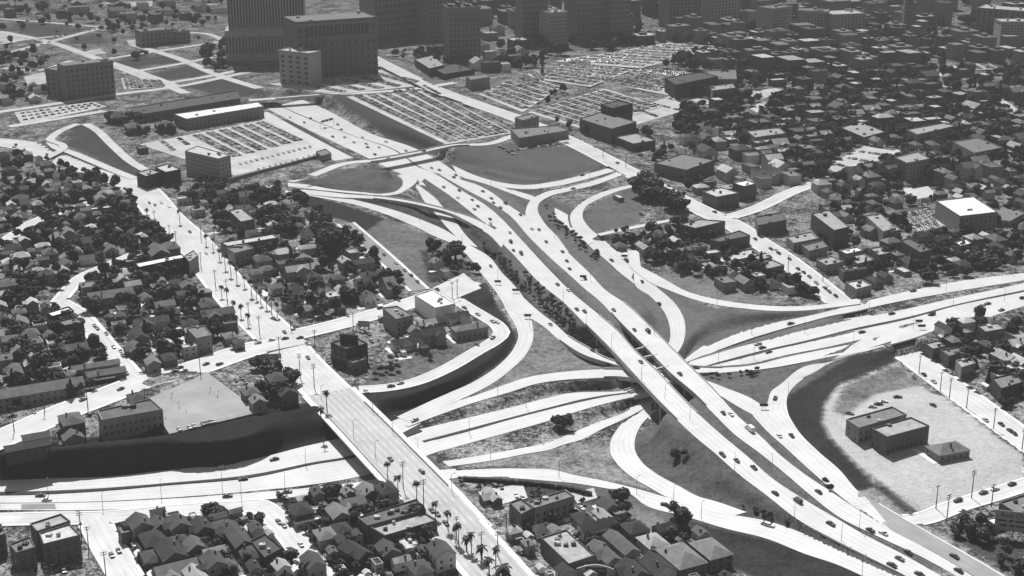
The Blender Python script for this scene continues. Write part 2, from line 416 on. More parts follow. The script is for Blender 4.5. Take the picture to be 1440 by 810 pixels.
# ramps by the first road bridge
ribbon(RP, [(413,266),(444,268),(489,273),(553,278),(571,281),(600,287),(633,296),(667,307),(690,319),(712,336)],[(413,271),(478,277.5),(524,279.5),(571,286),(600,292),(633,301),(667,318),(689,331),(705,348)],[(0,20),(.3,20),(.6,19),(.85,15.6),(1,15.1)], deck=(.36,.88), decklabel='slim curving flyover ramp crossing above the exit lane beside the street bridge', deckname='elevated_ramp')
ribbon(RP, [(413,268),(444,270),(489,279),(524,287),(556,296),(600,312),(627,324),(644,335),(665,347),(689,362),(706,384)],[(413,271.5),(456,279),(500,288),(533,298),(578,316),(613,333),(644,347),(658,360),(676,382)],[(0,20),(.25,19),(.5,15.5),(.75,12),(1,11)])
ribbon(RP, [(558,247),(584,262),(596,282),(612,300),(627,318),(648,340)],[(578,242),(589,251),(604,267),(622,290),(640,310),(653,328),(672,348)],[(0,14.2),(.35,13),(.7,11.8),(1,11.3)])
ribbon(RP, [(405,257),(427,259),(467,266),(507,270),(542,272),(560,267),(567,258),(562,247)],[(405,262),(422,264),(467,269),(511,273),(542,275),(562,272),(573,266),(584,258),(589,250)],[(0,20.2),(.4,19),(.7,16.5),(1,14.4)])
# freeway beyond the bridge
ribbon(FW, [(362,145),(393,162),(443,187),(513,220),(560,243),(592,256)],[(390,148),(417,160),(493,190),(557,213),(590,236),(606,243)],[13,13,14])
ribbon(FW, [(392,148),(420,160),(495,190),(560,213),(592,235),(610,243)],[(425,140),(460,155),(520,187),(587,210),(620,228),(650,249)],[13,13,14.2])
ribbon('frontage_road', [(360,162),(393,184),(440,210),(470,226)],[(376,157),(408,175),(460,203),(497,222)],[21,21,21], M_CONC)

# ------------------------------------------------------------------ streets
street('boulevard', [(-20,198),(44,207),(76,219),(111,232),(156,246),(200,268),(232,305),(270,340),(300,378),(345,432),(385,470),(425,515),(470,560)], [19,20,20,18,16,14.5,13.2], 25, M_STREET)
street('boulevard', [(462,551),(500,589),(545,636),(600,694),(650,750)], [13.5,13.2,12.8,12,11], 26, M_ASPH, walk=3.2, deck=(.1,.70),
       decklabel='wide street bridge with grey dashed lanes carrying the boulevard over the sunken freeway')
street('boulevard', [(640,739),(690,796),(740,855)], [11.1,10.6,10], 24, M_ASPH, walk=3)
street('cross_street', [(425,476),(350,492),(270,519),(200,537),(150,556),(90,579),(30,605),(-25,628)], [14.5,15.5,16,16.3,16.5,15,13], 19, M_STREET)
street('side_street', [(188,532),(158,497),(133,467),(106,438),(82,425)], [16.2,17,18,19], 10, M_STREET)
street('side_street', [(82,425),(112,392),(150,374),(190,357)], [19,19,18.5], 7, M_STREET)
street('hillside_street', [(-10,347),(20,330),(45,313),(90,297),(130,284)], [24,23,22], 7, M_STREET)
street('cross_street', [(410,472),(480,455),(530,441),(580,425),(625,410),(668,396)], [14.6,15,15.3], 14, M_STREET)
street('side_street', [(486,314),(535,357),(590,408)], [18,16,15.2], 11, M_OLDASPH)
street('looped_street', [(630,414),(655,430),(685,448),(700,458),(706,468),(697,478),(672,493),(629,518),(584,537),(545,545),(505,548)], [15.2,15,14.6,14,13.6,13.4], 8.5, M_STREET, walk=1.2)
street('long_street', [(520,80),(573,107),(613,126),(660,143),(720,164),(790,193),(850,223),(900,250),(950,277),(1000,302),(1033,317),(1060,336),(1100,362),(1150,400),(1177,422),(1210,450),(1250,478),(1283,503),(1340,545),(1385,578),(1440,618),(1480,647)], [26,26,25,24,23,21,19,16,12,10,10.5,13,14], 17, M_STREET)
street('school_street', [(1275,732),(1297,729),(1340,713),(1399,695),(1440,682),(1480,669)], [13.2,13.4,13.8], 9, M_STREET, walk=1.6)
street('side_street', [(1020,307),(1062,294),(1113,270),(1165,252),(1225,230),(1280,205)], [19,20,21,22], 9, M_STREET)
street('side_street', [(842,330),(904,317),(958,307)], [18,18.5,19], 6, M_STREET, walk=0)
street('frontage_road', [(-20,731),(60,729),(150,727),(233,719),(333,713),(365,712),(388,730),(418,765),(450,812),(470,845)], [4.5,5.2,6,6.4,6.8], 11, M_STREET, walk=1.5)
street('side_street', [(130,728),(150,765),(178,812),(195,845)], [5.6,6.2,6.8], 12, M_STREET, walk=2)
# far streets and bridges about the sunken freeway
street('bridge_street', [(408,255),(440,246),(480,231),(530,225),(591,214),(640,204),(690,201.5),(724,190)], [20.3,22,22.3,22.5,23], 10, M_CONC, walk=0, deck=(.36,.80), decklabel='street bridge over the sunken freeway beside the flyover ramp and grass knoll')
street('bridge_street', [(350,141),(390,138),(440,134),(500,131),(560,127),(610,121),(640,116)], [21.5,22,22.5,24,25], 11, M_CONC, walk=0, deck=(.12,.42), decklabel='street bridge over the sunken freeway beyond the school office block')
FAR = [([(-5,79),(73,58),(150,37)],9),([(-5,26),(60,31),(143,38)],7),([(-5,43),(73,60),(140,83),(200,103),(247,121)],10),([(83,63),(147,87),(233,120),(262,131)],10),
       ([(143,84),(213,73),(267,65),(330,56)],8),([(187,63),(253,83),(310,107),(365,124)],10),([(173,103),(267,87),(300,80)],8),([(220,119),(300,106),(330,100)],8),
       ([(-5,158),(90,144),(160,133),(247,122),(350,101)],9),([(13,178),(80,167),(147,156)],9),([(-5,62),(40,55),(90,50)],8),([(733,135),(800,115),(880,98)],9),
       ([(90,182),(104,176)],6),([(790,140),(840,120),(870,98),(880,80)],8),([(985,180),(1040,168),(1085,140),(1150,132)],9),([(1405,140),(1440,165),(1480,185)],9),([(1300,110),(1360,98),(1410,104)],10),([(300,80),(330,70),(300,50),(260,45)],8),([(-5,95),(60,98),(100,85)],7),([(60,225),(90,205),(70,197)],6)]
for p, wd in FAR: street('far_street', p, [22,23], wd*1.3, M_STREET, walk=0, step=5)
street('loop_ramp', [(110,174),(96,179),(80,187),(70,197),(76,205),(100,214),(124,224),(169,243),(190,251)], [22,22,21.5,20.3], 9, M_CONC, walk=0)
street('ramp_street', [(120,174),(135,182),(156,202),(187,229),(206,240)], [22,21.5,20.6], 9, M_STREET, walk=0)

# ------------------------------------------------------------------ paved lots: (corners left, back, right, front), height
def lot(name, q, z, mat, label=None):
    NOFF[0] += 1
    zz = z + 0.012 * (NOFF[0] % 23)
    a, b, c, d = [np.array(at(x, y, zz)) for x, y in q]
    t = np.linspace(0, 1, 24)[:, None]
    Lw, Rw = a + (d-a)*t, b + (c-b)*t
    o = link(name, strip_mesh(name, Lw, Rw, mat, 0.5)); tag(o, label, None, None, 'structure')
    cc = (Lw + Rw)/2
    CONS.append((cc[:, :2], np.linalg.norm((Rw-Lw)[:, :2], axis=1)/2 + 0.5, cc[:, 2] - 0.3))
    ROADS.append((Lw, Rw, name))
lot('school_yard', [(207,561),(292,524),(366,579),(238,610)], 17, M_YARD)
lot('parking_lot', [(487,136),(600,123),(721,187),(627,203)], 22.5, M_LOT)
lot('parking_lot', [(378,118),(540,98),(606,119),(470,133)], 23, M_LOT)
lot('parking_lot', [(196,203),(374,168),(463,216),(330,247)], 21.5, M_LOT)
lot('parking_lot', [(672,132),(736,106),(790,122),(735,158)], 24.5, M_LOT)
lot('parking_lot', [(742,158),(850,124),(930,150),(822,182)], 24, M_LOT)
lot('parking_lot', [(778,86),(940,60),(1020,66),(900,96)], 26, M_LOT)
lot('parking_lot', [(760,112),(800,84),(890,98),(830,122)], 25, M_LOT)
lot('parking_lot', [(850,168),(950,132),(1010,142),(870,182)], 23.5, M_LOT)
lot('parking_lot', [(1160,235),(1215,205),(1272,215),(1190,250)], 21.5, M_LOT)
lot('parking_lot', [(20,158),(130,143),(150,150),(30,175)], 22, M_LOT)
lot('parking_lot', [(170,110),(225,112),(236,122),(175,126)], 22.5, M_LOT)
lot('paved_end', [(608,405),(652,384),(677,405),(638,421)], 15.3, M_STREET)
lot('parking_lot', [(1262,300),(1308,292),(1335,325),(1290,330)], 15.5, M_LOT)
lot('parking_lot', [(672,690),(735,680),(742,700),(684,714)], 8.6, M_LOT)
lot('parking_lot', [(802,693),(835,686),(840,700),(812,708)], 9, M_TANLOT)
lot('parking_lot', [(836,113),(930,97),(1012,108),(940,134)], 24.5, M_LOT)
lot('parking_lot', [(704,118),(757,99),(764,111),(738,122)], 25, M_LOT)
lot('parking_lot', [(880,100),(900,97),(1000,104),(925,112)], 25.2, M_LOT)
lot('bare_lot', [(33,108),(62,101),(68,116),(40,122)], 22.3, M_TANLOT)
lot('bare_lot', [(140,4),(215,1),(214,9),(165,8)], 24.5, M_TANLOT)
lot('bare_lot', [(120,72),(140,68),(150,75),(125,78)], 22.3, M_TANLOT)
lot('bare_lot', [(178,57),(197,54),(198,62),(182,63)], 22.3, M_TANLOT)
lot('bare_lot', [(0,46),(38,53),(20,60),(-10,58)], 22.3, M_TANLOT)
lot('bare_lot', [(70,124),(130,118),(140,128),(80,132)], 22.3, M_LOT)
lot('bare_lot', [(1040,130),(1090,124),(1120,130),(1060,140)], 23.4, M_TANLOT)
lot('bare_lot', [(1335,92),(1390,88),(1405,97),(1350,99)], 25, M_LOT)
lot('yard', [(1270,262),(1300,257),(1318,275),(1275,282)], 16, M_STREET)

# ------------------------------------------------------------------ terrain control: break lines and spot heights
def brk(pts, Z, hw=0.3):
    n = max(6, int(sum(math.hypot(a[0]-b[0], a[1]-b[1]) for a, b in zip(pts, pts[1:]))/6))
    pp = resample(pts, n); zs = np.interp(np.linspace(0,1,n), np.linspace(0,1,len(Z)), Z)
    P = np.array([at(x, y, z) for (x, y), z in zip(pp, zs)])
    CONS.append((P[:, :2], np.full(n, hw), P[:, 2]))
brk([(-20,640),(73,631),(133,624),(230,614),(263,608),(360,585),(450,571)], [15,16.5,17,17,15], 2)
brk([(-20,650),(73,641),(133,634),(230,624),(263,618),(360,596),(450,582)], [9.5,10.5,11,11,10], .5)
brk([(1262,508),(1180,545),(1160,570),(1157,595),(1172,622),(1230,680),(1283,722)], [13,15,15.3,15,14], 1)
brk([(1330,560),(1440,640)], [14,14.5], 1)
brk([(490,141),(628,206)], [22.3,22.3], 1)
brk([(398,172),(470,212),(500,226)], [20,20.5], 1)
brk([(640,208),(700,212),(760,215),(850,232)], [22,22,22], 1)
brk([(655,236),(760,252)], [17,18.5], 1)
brk([(430,262),(490,250),(540,240)], [20.5,22], 1)
brk([(485,312),(600,410),(640,425),(690,450)], [18,15.2,15,14.6], 1)
brk([(508,560),(600,545),(690,497),(716,470)], [13.2,13.2,13.6,14], 1)
brk([(650,680),(760,690),(850,700),(960,735),(1100,790)], [8.5,8.8,9,9,10], 1)
brk([(700,400),(780,470),(830,490)], [9,7,3], .5)
SPOT = [(100,300,22),(30,400,21),(60,480,18),(160,450,18),(250,420,17.5),(300,440,16),(370,360,17.5),(470,340,17.5),(440,400,16),(330,300,19),(560,340,16.5),(600,480,15),(540,500,14.5),(660,470,15),
        (120,600,17),(300,560,17),(400,540,15.5),(20,590,15),(250,770,7),(350,780,7.3),(60,770,6.5),(450,760,7.3),(550,720,8.5),(800,760,9),(900,770,9),(1000,780,9.5),(700,720,9),(600,790,9),
        (700,540,8),(760,500,7.5),(800,650,4),(830,630,3),(780,680,7),(960,640,5),(930,600,1.5),(1000,690,9.5),(720,600,4),(690,570,6.5),(850,590,1.5),(900,560,.3),
        (860,420,14.5),(900,440,12.5),(930,480,7.5),(1000,450,10.5),(1050,445,12.2),(960,440,8),(1040,540,10),(1000,540,8.5),(820,420,15),(740,430,9.5),(700,350,11.5),
        (1240,600,15),(1350,640,14.5),(1400,640,14.3),(1380,500,12),(1420,540,13),(1400,740,13),(1330,750,13),(1100,780,10.5),
        (900,350,16),(980,370,14.5),(1040,390,13),(870,300,18.5),(920,290,19),(1120,380,12),(1240,370,14),(1380,350,15),(1100,300,18),(1300,250,18),(1420,200,20),(1000,220,21),(900,180,22),
        (760,225,22),(640,160,22.5),(420,150,20),(480,260,21),(280,180,21.5),(150,200,22),(200,330,18.5),(60,240,21),(600,60,25),(900,60,26),(1200,100,24),(1400,60,26),(300,60,23),(60,60,21),(720,0,28),(1440,0,30),(0,0,24),(320,-60,28),(1100,-60,32),(720,-120,36)]
SP3 = np.array([at(*s) for s in SPOT])

def build_axis(core0, core1, step, lo, hi, g):
    a = list(np.arange(core0, core1, step))
    s, x = step, a[-1]
    while x < hi: s *= g; x += s; a.append(x)
    s, x, b = step, a[0], []
    while x > lo: s *= g; x -= s; b.append(x)
    return np.array(b[::-1] + a)
GX = build_axis(-330, 470, 1.7, -6500, 6500, 1.035)
_y, ys = 520.0, []
while _y < 9000:
    ys.append(_y)
    _y += 1.6 if _y < 1150 else 1.6 * (_y/1150)**2.0
_b, s_ = [], 1.6
_y = ys[0]
while _y > -1500: s_ *= 1.09; _y -= s_; _b.append(_y)
GY = np.array(_b[::-1] + ys)
nx, ny = len(GX), len(GY)
XX, YY = np.meshgrid(GX, GY)
num = np.zeros_like(XX); den = np.zeros_like(XX)
for x, y, z in SP3:
    d2 = (XX-x)**2 + (YY-y)**2 + 12.0**2
    k = d2 ** -1.7
    num += k*z; den += k
BASE = num/den
WB = 1.0 / 11.0**3.5
num = BASE * WB; den = np.full_like(XX, WB)
for C, hw, z in CONS:
    dmin = {}
    x0, x1, y0, y1 = C[:,0].min()-hw.max()-45, C[:,0].max()+hw.max()+45, C[:,1].min()-hw.max()-45, C[:,1].max()+hw.max()+45
    i0, i1 = np.searchsorted(GX, (x0, x1)); j0, j1 = np.searchsorted(GY, (y0, y1))
    if i1 <= i0 or j1 <= j0: continue
    best = np.full((j1-j0, i1-i0), 1e9); bz = np.zeros_like(best)
    for k in range(len(C)-1):
        a, b = C[k], C[k+1]; m = max(hw[k], hw[k+1]) + 45
        p0, p1 = np.searchsorted(GX, (min(a[0],b[0])-m, max(a[0],b[0])+m)); q0, q1 = np.searchsorted(GY, (min(a[1],b[1])-m, max(a[1],b[1])+m))
        if p1 <= p0 or q1 <= q0: continue
        X, Y = XX[q0:q1, p0:p1], YY[q0:q1, p0:p1]
        ab = b - a; L2 = max(ab @ ab, 1e-6)
        t = np.clip(((X-a[0])*ab[0] + (Y-a[1])*ab[1])/L2, 0, 1)
        d = np.hypot(X-a[0]-t*ab[0], Y-a[1]-t*ab[1]) - (hw[k] + t*(hw[k+1]-hw[k]))
        zz = z[k] + t*(z[k+1]-z[k])
        sb = best[q0-j0:q1-j0, p0-i0:p1-i0]; sz = bz[q0-j0:q1-j0, p0-i0:p1-i0]
        up = d < sb - 1e-9
        sb[up] = d[up]; sz[up] = zz[up]
    k = np.where(best < 1e8, 1.0/(np.maximum(best, 0)+0.35)**3.5, 0)
    num[j0:j1, i0:i1] += k*bz; den[j0:j1, i0:i1] += k
TZ = num/den
def tz(x, y):
    i = int(np.clip(np.searchsorted(GX, x)-1, 0, nx-2)); j = int(np.clip(np.searchsorted(GY, y)-1, 0, ny-2))
    u, v = (x-GX[i])/(GX[i+1]-GX[i]), (y-GY[j])/(GY[j+1]-GY[j])
    return float(TZ[j,i]*(1-u)*(1-v) + TZ[j,i+1]*u*(1-v) + TZ[j+1,i]*(1-u)*v + TZ[j+1,i+1]*u*v)
def ground(px, py, up=0.0):
    """the point of the ground (plus a height above it) that the pixel shows"""
    z = 14.0
    for _ in range(8):
        p = at(px, py, z + up); z = tz(p.x, p.y)
    return at(px, py, z + up)

# ------------------------------------------------------------------ ground cover tones
TONE = np.full_like(TZ, 0.13); PATCH = np.full_like(TZ, 1.6)     # PATCH: how blotchy (yards) the ground is
def paint(poly, z, tone, patch=0.3):
    P = np.array([at(x, y, z)[:2] for x, y in poly])
    i0, i1 = np.searchsorted(GX, (P[:,0].min(), P[:,0].max())); j0, j1 = np.searchsorted(GY, (P[:,1].min(), P[:,1].max()))
    X, Y = XX[j0:j1, i0:i1], YY[j0:j1, i0:i1]
    ins = np.zeros(X.shape, bool)
    for k in range(len(P)):
        (xa, ya), (xb, yb) = P[k-1], P[k]
        c = ((ya > Y) != (yb > Y))
        with np.errstate(divide='ignore', invalid='ignore'):
            ins ^= c & (X < (xb-xa)*(Y-ya)/(yb-ya) + xa)
    TONE[j0:j1, i0:i1][ins] = tone; PATCH[j0:j1, i0:i1][ins] = patch
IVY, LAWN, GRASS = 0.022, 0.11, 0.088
paint([(560,590),(640,660),(900,590),(980,520),(1190,440),(1200,520),(1080,600),(1200,690),(1340,810),(1200,830),(640,665),(520,590),(700,500),(745,440),(640,330),(580,300),(600,240),(640,235),(760,280),(800,300),(900,380),(960,410)], 9, GRASS, .35)
paint([(590,240),(690,255),(780,330),(900,370),(1000,430),(1190,440),(980,520),(940,530),(800,400),(690,300)], 13, LAWN, .25)
paint([(405,262),(560,277),(640,300),(690,335),(760,440),(870,520),(860,535),(780,525),(700,400),(640,345),(560,305),(470,285)], 12, .05, .5)
paint([(745,445),(800,490),(850,520),(780,525),(700,545),(640,565),(715,520),(750,480)], 9, .15, .5)          # dry grass inside the loop
paint([(640,655),(760,632),(870,605),(860,650),(930,700),(800,672),(700,660)], 4, .17, .7)                     # dry grass between the low ramps
paint([(900,590),(1000,640),(1120,730),(1200,790),(1060,740),(960,690),(895,650),(893,620)], 8, .066, .4)
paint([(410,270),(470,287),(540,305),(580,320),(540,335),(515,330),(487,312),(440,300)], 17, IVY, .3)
paint([(513,330),(545,306),(580,318),(640,350),(672,385),(640,390),(600,404)], 15.5, .12, .4)                  # knoll by the dead-end street
paint([(590,352),(650,352),(668,385),(630,392),(604,398)], 15.5, .04, .8)
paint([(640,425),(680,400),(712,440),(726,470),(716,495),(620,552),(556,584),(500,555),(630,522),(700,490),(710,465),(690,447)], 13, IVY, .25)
paint([(500,548),(530,520),(580,500),(640,480),(690,478),(640,510),(580,533),(520,545)], 14.5, .10, .6)
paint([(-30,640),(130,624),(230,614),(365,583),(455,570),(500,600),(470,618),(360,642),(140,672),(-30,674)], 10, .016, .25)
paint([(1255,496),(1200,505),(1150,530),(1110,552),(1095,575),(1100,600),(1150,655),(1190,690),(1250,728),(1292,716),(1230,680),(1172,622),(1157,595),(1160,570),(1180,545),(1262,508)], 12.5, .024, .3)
paint([(1180,545),(1262,507),(1330,560),(1440,640),(1440,672),(1292,716),(1230,680),(1172,622),(1157,595),(1160,570)], 14.6, .36, .16)
paint([(1185,545),(1262,510),(1300,535),(1230,550),(1190,585),(1170,580)], 14.6, .14, .5)
paint([(465,140),(490,138),(630,206),(600,212),(540,185)], 18, .05, .2)
paint([(640,210),(720,205),(850,215),(868,232),(780,253),(740,258),(690,250),(640,230)], 20, .085, .2)
paint([(430,258),(490,240),(540,232),(570,245),(560,266),(510,268)], 20, .08, .3)
paint([(100,180),(125,176),(205,240),(190,248),(90,205)], 21, .045, .4)
paint([(150,90),(200,72),(215,85),(190,100)], 22, .05, .2); paint([(190,83),(240,76),(262,88),(200,92)], 22, .05, .2); paint([(205,105),(262,92),(300,104),(225,114)], 22, .05, .2)
paint([(255,122),(330,108),(370,128),(330,135)], 22, .05, .2); paint([(30,30),(130,42),(60,56),(0,40)], 22, .06, .2); paint([(90,55),(140,45),(160,60),(100,62)], 22, .06, .3)
paint([(393,172),(418,170),(500,224),(480,222)], 18, .06, .3)
paint([(825,330),(815,305),(840,285),(890,268),(905,275),(900,316)], 17, .10, .3)
paint([(905,385),(960,380),(1010,395),(1080,420),(1140,428),(1050,425),(960,404)], 13, .15, .4)
paint([(640,690),(780,680),(900,715),(1100,800),(1000,800),(960,760),(860,710),(700,705)], 9, .05, .5)
paint([(965,728),(1020,745),(1080,760),(1180,797),(1260,835),(1100,830),(1010,790),(975,750)], 10, .026, .4)
paint([(860,700),(920,722),(950,745),(900,745)], 9, .15, .4)
paint([(1195,690),(1230,690),(1300,745),(1460,830),(1380,830),(1230,727)], 13.2, .21, .4)                       # graded dirt strip
paint([(1210,660),(1250,700),(1290,730),(1440,815),(1440,760),(1330,750)], 13.2, .05, .5)
paint([(-30,717),(140,717),(360,703),(510,690),(530,700),(480,712),(440,704),(380,712),(340,708),(140,722),(-30,724)], 4, .03, .4)
for arr in (TONE, PATCH):
    for _ in range(1):
        arr[1:-1,1:-1] = (arr[1:-1,1:-1]*2 + arr[:-2,1:-1] + arr[2:,1:-1] + arr[1:-1,:-2] + arr[1:-1,2:])/6
m = bpy.data.materials.new("ground_cover"); m.use_nodes = True
n_, l_ = m.node_tree.nodes, m.node_tree.links
b_ = n_["Principled BSDF"]; b_.inputs["Roughness"].default_value = 0.95; b_.inputs["Specular IOR Level"].default_value = 0.05
at1 = n_.new("ShaderNodeAttribute"); at1.attribute_name = "tone"
at2 = n_.new("ShaderNodeAttribute"); at2.attribute_name = "patch"
geo = n_.new("ShaderNodeNewGeometry")
def MM(op, a, b=None):
    k = n_.new("ShaderNodeMath"); k.operation = op
    for i, v in enumerate((a, b)):
        if v is None: continue
        if isinstance(v, (int, float)): k.inputs[i].default_value = v
        else: l_.new(v, k.inputs[i])
    return k.outputs[0]
def NZ(sc, det, rough=.6):
    t = n_.new("ShaderNodeTexNoise"); t.inputs["Scale"].default_value = sc; t.inputs["Detail"].default_value = det; t.inputs["Roughness"].default_value = rough
    l_.new(geo.outputs["Position"], t.inputs["Vector"]); return t.outputs[0]
na, nb_, nc = NZ(.045, 5), NZ(.22, 5, .7), NZ(.62, 3, .75)
comb = MM('ADD', MM('MULTIPLY', MM('SUBTRACT', na, .5), 3.2), MM('ADD', MM('MULTIPLY', MM('SUBTRACT', nb_, .5), 4.0), MM('MULTIPLY', MM('SUBTRACT', nc, .5), 4.5)))
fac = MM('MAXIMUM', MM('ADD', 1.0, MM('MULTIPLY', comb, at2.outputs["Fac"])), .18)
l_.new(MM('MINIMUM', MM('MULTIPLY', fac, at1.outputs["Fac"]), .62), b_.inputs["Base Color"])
bmp = n_.new("ShaderNodeBump"); bmp.inputs["Strength"].default_value = .8; bmp.inputs["Distance"].default_value = .9
l_.new(nc, bmp.inputs["Height"]); l_.new(bmp.outputs[0], b_.inputs["Normal"])
me = bpy.data.meshes.new("ground")
V = np.stack([XX, YY, TZ], -1).reshape(-1, 3).astype(np.float32)
idx = np.arange(nx*ny).reshape(ny, nx)
Q = np.stack([idx[:-1,:-1], idx[:-1,1:], idx[1:,1:], idx[1:,:-1]], -1).reshape(-1, 4)
me.vertices.add(len(V)); me.vertices.foreach_set("co", V.ravel())
me.loops.add(Q.size); me.loops.foreach_set("vertex_index", Q.ravel().astype(np.int32))
me.polygons.add(len(Q)); me.polygons.foreach_set("loop_start", np.arange(0, Q.size, 4, dtype=np.int32))
me.polygons.foreach_set("use_smooth", np.ones(len(Q), bool))
me.update(calc_edges=True)
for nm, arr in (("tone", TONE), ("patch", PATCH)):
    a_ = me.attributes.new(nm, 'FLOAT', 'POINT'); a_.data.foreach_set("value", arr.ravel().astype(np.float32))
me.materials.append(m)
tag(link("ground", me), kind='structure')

# ------------------------------------------------------------------ what is where: ray casts on roads and ground
rv, rf, rinfo = [], [], []
for k, (Lw, Rw, nm) in enumerate(ROADS):
    o0 = len(rv); n = len(Lw)
    rv += [tuple(p) for p in Lw] + [tuple(p) for p in Rw]
    for i in range(n-1):
        rf.append((o0+i, o0+n+i, o0+n+i+1, o0+i+1)); rinfo.append((k, i))
RBVH = BVHTree.FromPolygons(rv, rf)
def on_road(x, y, top=120):
    h = RBVH.ray_cast(Vector((x, y, top)), Vector((0, 0, -1)))
    return h[0] is not None
def pick(px, py):
    """what the pixel shows: road point with its heading, or the ground"""
    d = ray(px, py).normalized()
    h = RBVH.ray_cast(Vector((0, 0, CAMH)), d)
    if h[0] is None:
        return ground(px, py), None, None
    k, i = rinfo[h[2]]
    Lw, Rw, nm = ROADS[k]
    t = Vector((Lw[i+1]+Rw[i+1]-Lw[i]-Rw[i]))
    g = ground(px, py)
    return h[0], math.atan2(t.y, t.x), nm
def clear_of_roads(x, y, r):
    return not any(on_road(x + a, y + b) for a, b in ((0,0),(r,0),(-r,0),(0,r),(0,-r),(.7*r,.7*r),(-.7*r,.7*r),(.7*r,-.7*r),(-.7*r,-.7*r)))

# piers under decks, kerb walks along streets
for e, l_w, r_w, off in PIERS:
    c = (l_w + r_w)/2; acc = 0; last = None; wide = np.linalg.norm(r_w - l_w, axis=1)
    for i in range(1, len(c)-1):
        acc += np.linalg.norm(c[i]-c[i-1])
        if acc < 17: continue
        acc = 0
        u = (r_w[i]-l_w[i])/wide[i]
        cnt = 3 if wide[i] > 12 else 2
        mb = MB(); top = c[i][2] - 1.2
        w2 = wide[i]*.36
        for q in np.linspace(-1, 1, cnt):
            p = c[i] + u*w2*q
            g = tz(p[0], p[1]) - .5
            hit = False
            if top - g < 1.5: continue
            # keep the columns out of the lanes below
            hh = RBVH.ray_cast(Vector((p[0], p[1], c[i][2]-1.5)), Vector((0,0,-1)))
            if hh[0] is not None: continue
            mb.tube((p[0]-off[0], p[1]-off[1], g), (p[0]-off[0], p[1]-off[1], top-1), .55, .55, 8)
        if mb.v:
            a, b = c[i]-u*(w2+.8)-off, c[i]+u*(w2+.8)-off
            mb.tube((a[0],a[1],top-.55), (b[0],b[1],top-.55), .65, .65, 4)
            mb.build('pier', M_BRIDGE, e)
for si, (C, N, hw, walk, dk) in enumerate(STREETS):
    if walk <= 0: continue
    for sgn in (1, -1):
        V, F, run = [], [], False
        for i in range(len(C)):
            a, b = C[i] + N[i]*sgn*(hw-.01), C[i] + N[i]*sgn*(hw+walk)
            mid = (a+b)/2
            hit = RBVH.ray_cast(Vector((mid[0], mid[1], mid[2]+3)), Vector((0,0,-1)), 6)
            hit2 = RBVH.ray_cast(Vector((b[0]+N[i][0]*sgn*.5, b[1]+N[i][1]*sgn*.5, mid[2]+3)), Vector((0,0,-1)), 6)
            bad = hit[0] is not None or hit2[0] is not None
            if bad: run = False; continue
            k = len(V)
            V += [(a[0],a[1],a[2]+.13), (b[0],b[1],b[2]+.13), (a[0],a[1],a[2]-.7), (b[0],b[1],b[2]-.7)]
            if run:
                F += [(k-4,k-3,k+1,k), (k-2,k-4,k,k+2), (k-3,k-1,k+3,k+1)]
            run = True
        if F:
            me = new_mesh('sidewalk', V, F, M_SIDE)
            bm = bmesh.new(); bm.from_mesh(me); bmesh.ops.recalc_face_normals(bm, faces=bm.faces)
            for f in bm.faces:
                if abs(f.normal.z) > .7 and f.normal.z < 0: f.normal_flip()
            bm.to_mesh(me); bm.free()
            tag(link('sidewalk', me), kind='structure')
# ------------------------------------------------------------------ naming by place
ORD = "first second third fourth fifth sixth seventh eighth ninth tenth eleventh twelfth thirteenth fourteenth fifteenth sixteenth seventeenth eighteenth nineteenth twentieth".split()
def inside(px, py, poly):
    r = False
    for k in range(len(poly)):
        (xa, ya), (xb, yb) = poly[k-1], poly[k]
        if (ya > py) != (yb > py) and px < (xb-xa)*(py-ya)/(yb-ya) + xa: r = not r
    return r
ZONES = [("bluff-top schoolyard block", [(-60,690),(-60,600),(170,545),(320,500),(430,500),(480,575),(360,650)]),
         ("houses below the frontage road", [(-60,690),(360,680),(560,640),(720,830),(-60,900)]),
         ("block beside the low ramp", [(600,680),(760,670),(900,690),(1200,800),(1200,900),(720,900)]),
         ("lot inside the looped street", [(430,465),(670,395),(730,460),(640,540),(480,560)]),
         ("block behind the palm row", [(230,270),(400,262),(500,300),(600,405),(430,462),(380,440)]),
         ("block before the cross street", [(60,420),(180,345),(240,320),(420,470),(300,520),(190,535)]),
         ("dark hillside district", [(-60,240),(150,240),(245,310),(190,350),(80,425),(190,530),(-60,620)]),
         ("triangle above the mixed ramps", [(830,330),(960,300),(1020,300),(1200,420),(1140,430),(1000,400),(880,360)]),
         ("block beneath the elevated lanes", [(1290,480),(1450,420),(1500,420),(1500,640),(1440,610)]),
         ("school lot inside the ramp", [(1150,590),(1200,530),(1280,500),(1460,640),(1460,680),(1290,730)]),
         ("corner by the signboard", [(1290,740),(1480,660),(1480,850),(1300,850)]),
         ("civic centre", [(270,-50),(690,-50),(690,140),(480,240),(200,300),(130,180)]),
         ("old quarter beyond the trench", [(-60,-60),(280,-60),(300,130),(200,240),(-60,240)]),
         ("car park slope", [(690,60),(950,60),(1010,180),(860,230),(700,200)]),
         ("flats above the elevated lanes", [(1030,330),(1160,260),(1500,270),(1500,400),(1200,440)]),
         ("crossing by the dark grove", [(830,200),(1010,180),(1110,270),(1000,320),(860,300)]),
         ("hazy far downtown", [(600,-200),(1600,-200),(1600,110),(900,110),(600,60)]),
         ("hillside flats quarter", [(900,110),(1600,110),(1600,330),(1000,310)])]
def zone_of(px, py):
    for nm, p in ZONES:
        if inside(px, py, p): return nm
    return "interchange banks" if 400 < px < 1300 and py > 200 else "outskirts"
def later(o, cat, desc, group=None):
    o["category"] = cat
    REG.append((o, cat, desc, group))
